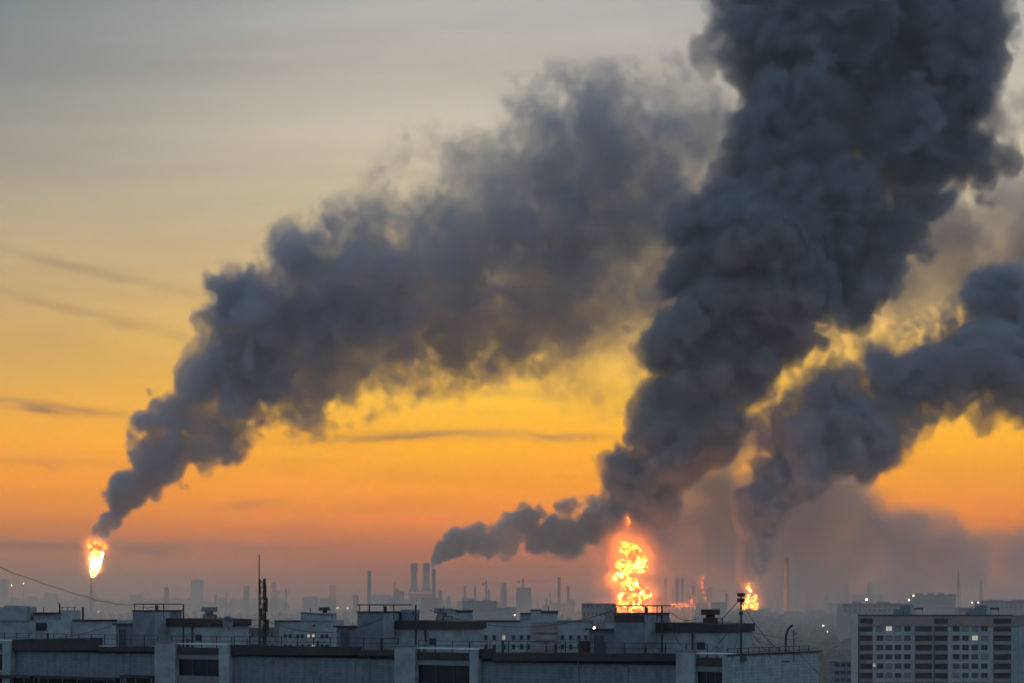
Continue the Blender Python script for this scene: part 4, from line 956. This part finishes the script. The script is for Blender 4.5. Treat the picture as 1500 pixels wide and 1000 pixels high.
crane('hazy crane with a raised jib among the refinery columns', 1000, 846, 5400, 992, 1014, 849)
far_block('faint hall right of the thick vessel', 1224, 1236, 868, 7000, cols=2, floors=1)
far_block('faint wide slab behind the thick stack', 1250, 1294, 870.5, 7200, cols=6, floors=1)
# the jumble of low refinery shapes near the ground
ORD = 'first second third fourth fifth sixth seventh eighth ninth tenth eleventh twelfth thirteenth fourteenth fifteenth sixteenth seventeenth eighteenth nineteenth twentieth'.split()
for i, px in enumerate(sorted(q if q < 1075 else q + 92 for q in (R.uniform(560, 1140) for _ in range(20)))):
    far_block('%s low hazy shed from the left along the refinery horizon' % ORD[i], px, px + R.uniform(7, 26), R.uniform(874, 886), R.uniform(4400, 6800), R.choice(('far', 'far_dark')), cols=R.randint(2, 5), floors=1, group='low sheds along the refinery horizon')
for i, px in enumerate(sorted([R.uniform(945, 1140) for _ in range(9)] + [R.uniform(650, 880) for _ in range(6)])):
    column('%s slim hazy vessel from the left among the refinery works' % ORD[i], px, R.uniform(856, 878), R.uniform(5100, 6600), R.uniform(1.8, 4.2), 'slim vessels of the refinery')
for i, px in enumerate((662, 782, 868, 952, 1052, 1068, 1120, 1195)):
    dd = R.uniform(4500, 5600); o = thing('storage_tank', '%s round storage tank from the left on the refinery plain' % ORD[i], 'tank', (PX(px, dd), dd, 0), 0, 'storage tanks')
    h = PZ(R.uniform(889, 894), dd); r = R.uniform(6, 9)*dd/F
    part('shell', Geo().cyl((0, 0, 0), (0, 0, h), r, r, 20), M['pale'], o); part('roof', Geo().cyl((0, 0, h + .01), (0, 0, h + r*.18), r*1.01, r*.1, 20), M['far'], o)
    part('stair', Geo().box(r*.7, r*.8, -r*.9, -r*.6, 0, h + 1), M['far_dark'], o)
# right
far_block('dark long apartment silhouette behind the right block', 1234, 1336, 884, 2200, 'far', bumps=((1250, 1262, 880.5), (1286, 1304, 880.5), (1312, 1330, 883)), cols=14, floors=2)
far_block('pale apartment row with many windows left of the spire', 1338, 1400, 871, 3000, 'far', bumps=((1344, 1352, 868), (1360, 1368, 867.5), (1376, 1384, 867.5), (1390, 1397, 869)), cols=14, floors=4)
far_block('dark lower block at the right edge of the skyline', 1436, 1520, 880, 2300, 'far', bumps=((1448, 1470, 878), (1486, 1512, 877.5)), cols=12, floors=2)
far_block('dim block between the spire and the right edge', 1403, 1438, 890, 2000, 'far', cols=6, floors=2)
lattice('television_tower', 'hazy pointed television tower at the right of the skyline', 1404, 835, 4600, 9, .06, 'tower', 12)
far_block('grey low block right of the long middle block', 905, 960, 901, 1300, 'far', cols=8, floors=2)
far_block('dim flat roofed block low on the left behind the mast', 330, 402, 921, 800, 'plaster_dark', cols=10, floors=3)

# far wood: a mass of crowns, and the ridge on the left
def wood(name, px0, px1, rows, label):
    rr = random.Random(5); g = Geo()
    for d, n, h in rows:
        for i in range(n):
            px = px0 + (px1 - px0)*(i + rr.uniform(-.6, .6))/n; dd = d*rr.uniform(.96, 1.04); hh = h*rr.uniform(.75, 1.15); r = hh*rr.uniform(.26, .4)
            for q in range(3):
                g.ball((PX(px, dd) + rr.uniform(-.5, .5)*r, dd + rr.uniform(-.5, .5)*r, hh - r*1.2 - q*r*.75), r*rr.uniform(.6, 1.), 7, 5, (1, 1, 1.25), rr, .22)
    o = part(name, g, FOL); o['kind'] = 'stuff'; o['label'] = label; o['category'] = 'wood'
FOL = mat('dark_foliage', (.045, .048, .042), .95, .15, .5)
wood('far_wood', 1020, 1262, ((1500, 46, 20), (1900, 52, 20), (2400, 60, 21), (3000, 66, 22), (3700, 76, 24), (4500, 86, 27)), 'dark bare wood in the haze below the smaller fire')
wood('far_wood', 0, 1020, ((2300, 60, 11), (3000, 130, 15), (3800, 150, 18), (5200, 170, 20)), 'low hazy band of trees across the plain behind the roofs')
wood('far_wood', -40, 420, ((7600, 170, 48),), 'straight hazy tree line on the horizon at the left')
wood('far_wood', 1262, 1500, ((2600, 60, 22), (3600, 70, 30)), 'hazy trees behind the right apartment block')

# street lamps
ORD = 'first second third fourth fifth sixth seventh eighth ninth tenth eleventh twelfth thirteenth fourteenth fifteenth sixteenth seventeenth'.split()
def street_lamp(px, py, label, group, m='lamp', rpx=1.5, d=None, pole=True):
    dd = d or min(7600., max(900., 46.*F/max(py - HY, 1.)))
    z = PZ(py, dd); r = .8*rpx*dd/F
    o = thing('street_lamp', label, 'street lamp', (PX(px, dd), dd, 0), 0, group)
    if pole: part('pole', Geo().cyl((0, 0, 0), (0, 0, z), .12 + .0001*dd, .08 + .0001*dd, 5), M['far_dark'], o)
    part('lamp_head', Geo().ball((0, 0, z), r, 8, 6), M[m], o)
LA = 'warm street lamp from the left in the row beyond the far left roofs'
for i, (px, py, r) in enumerate(sorted(((114, 895, 1.5), (122, 895.5, 1.7), (138, 897.5, 1.4), (144, 895.5, 1.2), (154, 899, 1.9), (164, 899, 1.5), (168, 897.5, 1.0), (43, 905.5, 1.4)))): street_lamp(px, py, ORD[i] + ' ' + LA, 'lamps in the row under the flare', rpx=r)
LB = 'small warm lamp from the left between the left machine room and lattice mast'
for i, (px, py, r) in enumerate(sorted(((213, 893, 1.5), (266, 894, 1.0), (282, 890.5, 1.2), (287, 890, 1.2), (303, 889, 1.9), (291, 889.5, .9), (350, 895.5, 1.4), (344, 919, 1.9)))): street_lamp(px, py, ORD[i] + ' ' + LB, 'lamps beyond the left machine room', rpx=r)
street_lamp(260, 889.5, 'reddish street lamp right of the left machine room', 'lamps beyond the left machine room', 'lamp_r', 1.6)
LC = 'pale lamp from the left beside the hooded vent'
for i, (px, py, r) in enumerate(sorted(((466, 889, 1.5), (493, 889.5, 1.7), (496, 889.5, 1.2), (509, 890, 1.5)))): street_lamp(px, py, ORD[i] + ' ' + LC, 'lamps beside the hooded vent', rpx=r)
LD = 'white lamp from the left in the dark wood'
for i, (px, py, r) in enumerate(sorted(((1141, 918, 1.0), (1155, 917.5, 1.6), (1157.5, 916.5, 1.3), (1158.5, 936, 1.9), (1168, 918, .9), (1172, 919.5, 1.3), (1188, 917, 1.9), (1190, 913.5, 1.2), (1199, 916.5, 1.9), (1200, 913.5, 1.2), (1206, 916.5, 2.2), (1208, 918, 1.5), (1210, 922, 1.2), (1211, 925, 2.4), (1224, 935.5, 1.9), (1199, 925, .8), (1227, 927, .7)))): street_lamp(px, py, ORD[i] + ' ' + LD, 'lamps in the wood', 'lamp_w', r)
street_lamp(17, 857, 'lower of two warm lights high over the left skyline', 'mast lights', rpx=1.3, d=5200); street_lamp(34.5, 854, 'higher of two warm lights high over the left skyline', 'mast lights', rpx=1.2, d=5200)
street_lamp(1269.5, 877.5, 'bright white light above the long dark silhouette', 'mast lights', 'lamp_w', 2.1, 1900); street_lamp(1331.5, 878, 'warm flat light at the left end of the pale apartment row', 'mast lights', 'lamp', 2.0, 2500); street_lamp(1338, 872, 'small light over the left end of the pale apartment row', 'mast lights', 'lamp', 1.7, 2500)
street_lamp(1424, 882, 'left of two small lights right of the television tower', 'mast lights', 'lamp', 1.3, 2300); street_lamp(1433, 882, 'right of two small lights right of the television tower', 'mast lights', 'lamp', 1.3, 2300)
street_lamp(754, 900, 'pale light beside the dark stepped silhouette', 'mast lights', 'lamp', 1.5, 2700)
# ---------------------------------------------------------------- fires
def flame_material(name, sc, hot, seed, hi=8., lo=1.2):
    m = bpy.data.materials.new(name); m.use_nodes = True; t = NT(m.node_tree); t.n.clear()
    co = t.new('ShaderNodeVectorMath', {0: t.new('ShaderNodeTexCoord').outputs['Object'], 1: (seed*40., seed*40., seed*40.)}).outputs[0]
    n = t.new('ShaderNodeTexNoise', {'Vector': co, 'Scale': 1/sc, 'Detail': 2.5, 'Roughness': .55, 'Distortion': .8}).outputs[0]
    c = t.ramp(n, [(hot - .17, (.55, .055, .002)), (hot - .09, (1., .16, .006)), (hot - .02, (1., .30, .02)), (hot + .06, (1., .56, .09)), (hot + .17, (1., .84, .42))])
    st = t.maprange(n, hot - .14, hot + .16, lo, hi)
    e = t.new('ShaderNodeEmission', {'Color': c, 'Strength': st})
    t.new('ShaderNodeOutputMaterial', {'Surface': e.outputs[0]})
    return m
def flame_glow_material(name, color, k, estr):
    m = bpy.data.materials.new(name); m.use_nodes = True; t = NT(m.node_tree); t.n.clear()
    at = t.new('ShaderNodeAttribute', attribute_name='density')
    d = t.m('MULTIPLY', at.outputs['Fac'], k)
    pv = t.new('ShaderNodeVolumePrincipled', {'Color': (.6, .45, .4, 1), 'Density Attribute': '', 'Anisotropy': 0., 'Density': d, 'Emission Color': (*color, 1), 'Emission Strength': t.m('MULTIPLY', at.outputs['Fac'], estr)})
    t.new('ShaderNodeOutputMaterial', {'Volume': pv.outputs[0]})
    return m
def fire(label, balls, base, m, glow, dist, bump, octs, cat='fire', name='flame', edge=6., seed=1, vx=1.5, pad=30):
    xs = [b[0] for b in balls]; ys = [b[1] for b in balls]; rs = max(b[2] for b in balls)
    rng = np.random.default_rng(seed)
    g = Grid(min(xs) - rs - pad, max(xs) + rs + pad, min(ys) - rs - pad, max(ys) + rs + pad, -rs*1.6 - pad, rs*1.6 + pad, vx, vx)
    g.balls([(x, y, (rng.random() - .5)*r, r) for x, y, r in balls], 40)
    b = 0
    for i, c in enumerate(octs + (octs[-1]*.45,)): b = b + .6**i*(np.abs(noise(g.shape, g.vox, c, rng)) - .8)
    sdf = g.S + bump*b
    halo = (sstep((sdf + edge*1.6) / (edge*2.2))*.10 + sstep((sdf + edge*4.5) / (edge*6.))*.018)*np.clip(1 + .5*noise(g.shape, g.vox, octs[0], rng), .1, 2)  # soft flame edge, plus a wider glow halo put in as emission
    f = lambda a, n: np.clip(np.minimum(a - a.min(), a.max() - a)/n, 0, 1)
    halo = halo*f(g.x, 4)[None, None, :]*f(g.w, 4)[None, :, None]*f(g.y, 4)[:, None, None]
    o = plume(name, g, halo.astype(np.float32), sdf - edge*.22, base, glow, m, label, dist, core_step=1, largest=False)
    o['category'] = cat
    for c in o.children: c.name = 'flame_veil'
    return o
def fire_light(px, py, dist, power, r=14.):
    l = bpy.data.lights.new('fire_light', 'POINT'); l.energy = power; l.color = (1., .27, .035); l.shadow_soft_size = r
    o = bpy.data.objects.new('fire_light', l); COL.objects.link(o); o.location = (PX(px, dist), dist, PZ(py, dist))
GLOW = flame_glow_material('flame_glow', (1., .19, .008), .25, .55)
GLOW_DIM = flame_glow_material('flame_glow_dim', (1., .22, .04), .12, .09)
FD = DS - 70
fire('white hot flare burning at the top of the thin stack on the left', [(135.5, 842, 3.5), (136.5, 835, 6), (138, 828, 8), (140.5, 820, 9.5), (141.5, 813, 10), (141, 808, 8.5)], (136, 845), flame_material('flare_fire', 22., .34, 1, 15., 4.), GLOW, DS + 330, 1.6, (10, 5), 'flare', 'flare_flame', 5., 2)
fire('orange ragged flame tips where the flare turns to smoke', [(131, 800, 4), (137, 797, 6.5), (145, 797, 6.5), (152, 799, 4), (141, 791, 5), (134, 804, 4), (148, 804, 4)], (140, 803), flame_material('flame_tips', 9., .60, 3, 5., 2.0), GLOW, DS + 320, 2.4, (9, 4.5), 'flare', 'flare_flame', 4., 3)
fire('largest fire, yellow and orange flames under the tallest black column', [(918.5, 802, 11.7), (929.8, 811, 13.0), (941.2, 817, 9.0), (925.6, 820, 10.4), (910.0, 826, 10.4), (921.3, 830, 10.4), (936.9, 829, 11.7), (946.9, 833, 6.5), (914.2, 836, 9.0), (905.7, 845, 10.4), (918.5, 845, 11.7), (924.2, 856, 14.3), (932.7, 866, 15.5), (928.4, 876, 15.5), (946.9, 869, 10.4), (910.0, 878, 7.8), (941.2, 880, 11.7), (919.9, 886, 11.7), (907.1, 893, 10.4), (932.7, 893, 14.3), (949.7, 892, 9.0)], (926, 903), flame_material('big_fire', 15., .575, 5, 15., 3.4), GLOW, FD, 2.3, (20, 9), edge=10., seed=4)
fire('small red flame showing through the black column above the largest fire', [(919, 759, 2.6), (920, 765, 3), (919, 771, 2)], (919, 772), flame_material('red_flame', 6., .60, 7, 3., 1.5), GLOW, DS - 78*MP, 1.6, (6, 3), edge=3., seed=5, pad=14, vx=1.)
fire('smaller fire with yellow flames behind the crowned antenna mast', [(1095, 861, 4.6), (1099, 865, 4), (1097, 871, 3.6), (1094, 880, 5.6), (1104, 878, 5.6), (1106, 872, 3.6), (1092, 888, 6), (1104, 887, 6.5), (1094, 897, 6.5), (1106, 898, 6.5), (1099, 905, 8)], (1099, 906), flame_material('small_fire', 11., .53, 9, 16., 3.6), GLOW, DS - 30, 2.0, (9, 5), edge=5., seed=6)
fire('thin pink streak of lit steam right of the refinery columns', [(1030, 846, 2.2), (1028, 853, 4), (1028, 860, 4.6), (1031, 867, 4.2), (1034, 875, 3.4), (1036, 884, 2.5)], (1036, 886), flame_material('pink_steam', 9., .85, 11, 3., 2.4), GLOW_DIM, DS + 80, 1.5, (8, 4), 'flare', 'flare_flame', 5., 7)  # lit steam: its pink light is put in as emission
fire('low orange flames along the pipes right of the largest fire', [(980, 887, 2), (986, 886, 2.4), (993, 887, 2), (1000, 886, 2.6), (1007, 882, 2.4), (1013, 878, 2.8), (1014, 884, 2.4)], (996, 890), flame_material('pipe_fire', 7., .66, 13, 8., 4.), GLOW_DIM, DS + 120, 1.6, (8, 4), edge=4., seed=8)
fire_light(926, 872, FD - 75, 1.3e6, 24.); fire_light(1002, 888, DS + 60, 7e5, 10.); fire_light(885, 876, DS + 40, 4e5, 10.); fire_light(1100, 885, DS - 70, 3.5e5, 12.); fire_light(140, 822, DS + 250, 1.8e5, 12.)
o = thing('flare_stack', 'thin flare stack with a platform under the left flare', 'flare stack', (PX(133.5, DS + 345), DS + 345, 0))
hs = PZ(848, DS + 345)
part('pipe', Geo().cyl((0, 0, 0), (0, 0, hs), 2.6, 1.8, 10), M['far_dark'], o)
part('tip', Geo().cyl((0, 0, hs), (0, 0, hs + 4), 2.6, 3., 10), M['steel'], o)
part('platform', Geo().cyl((0, 0, PZ(858.5, DS + 345)), (0, 0, PZ(857, DS + 345)), 6.5, 6.5, 12), M['far_dark'], o)
g = Geo()
for a in range(3):
    c, s_ = math.cos(a*2.094), math.sin(a*2.094); g.cyl((c*9, s_*9, 0), (c*3, s_*3, PZ(858.5, DS + 345)), .8, .6, 5)
part('leg_frame', g, M['far_dark'], o)
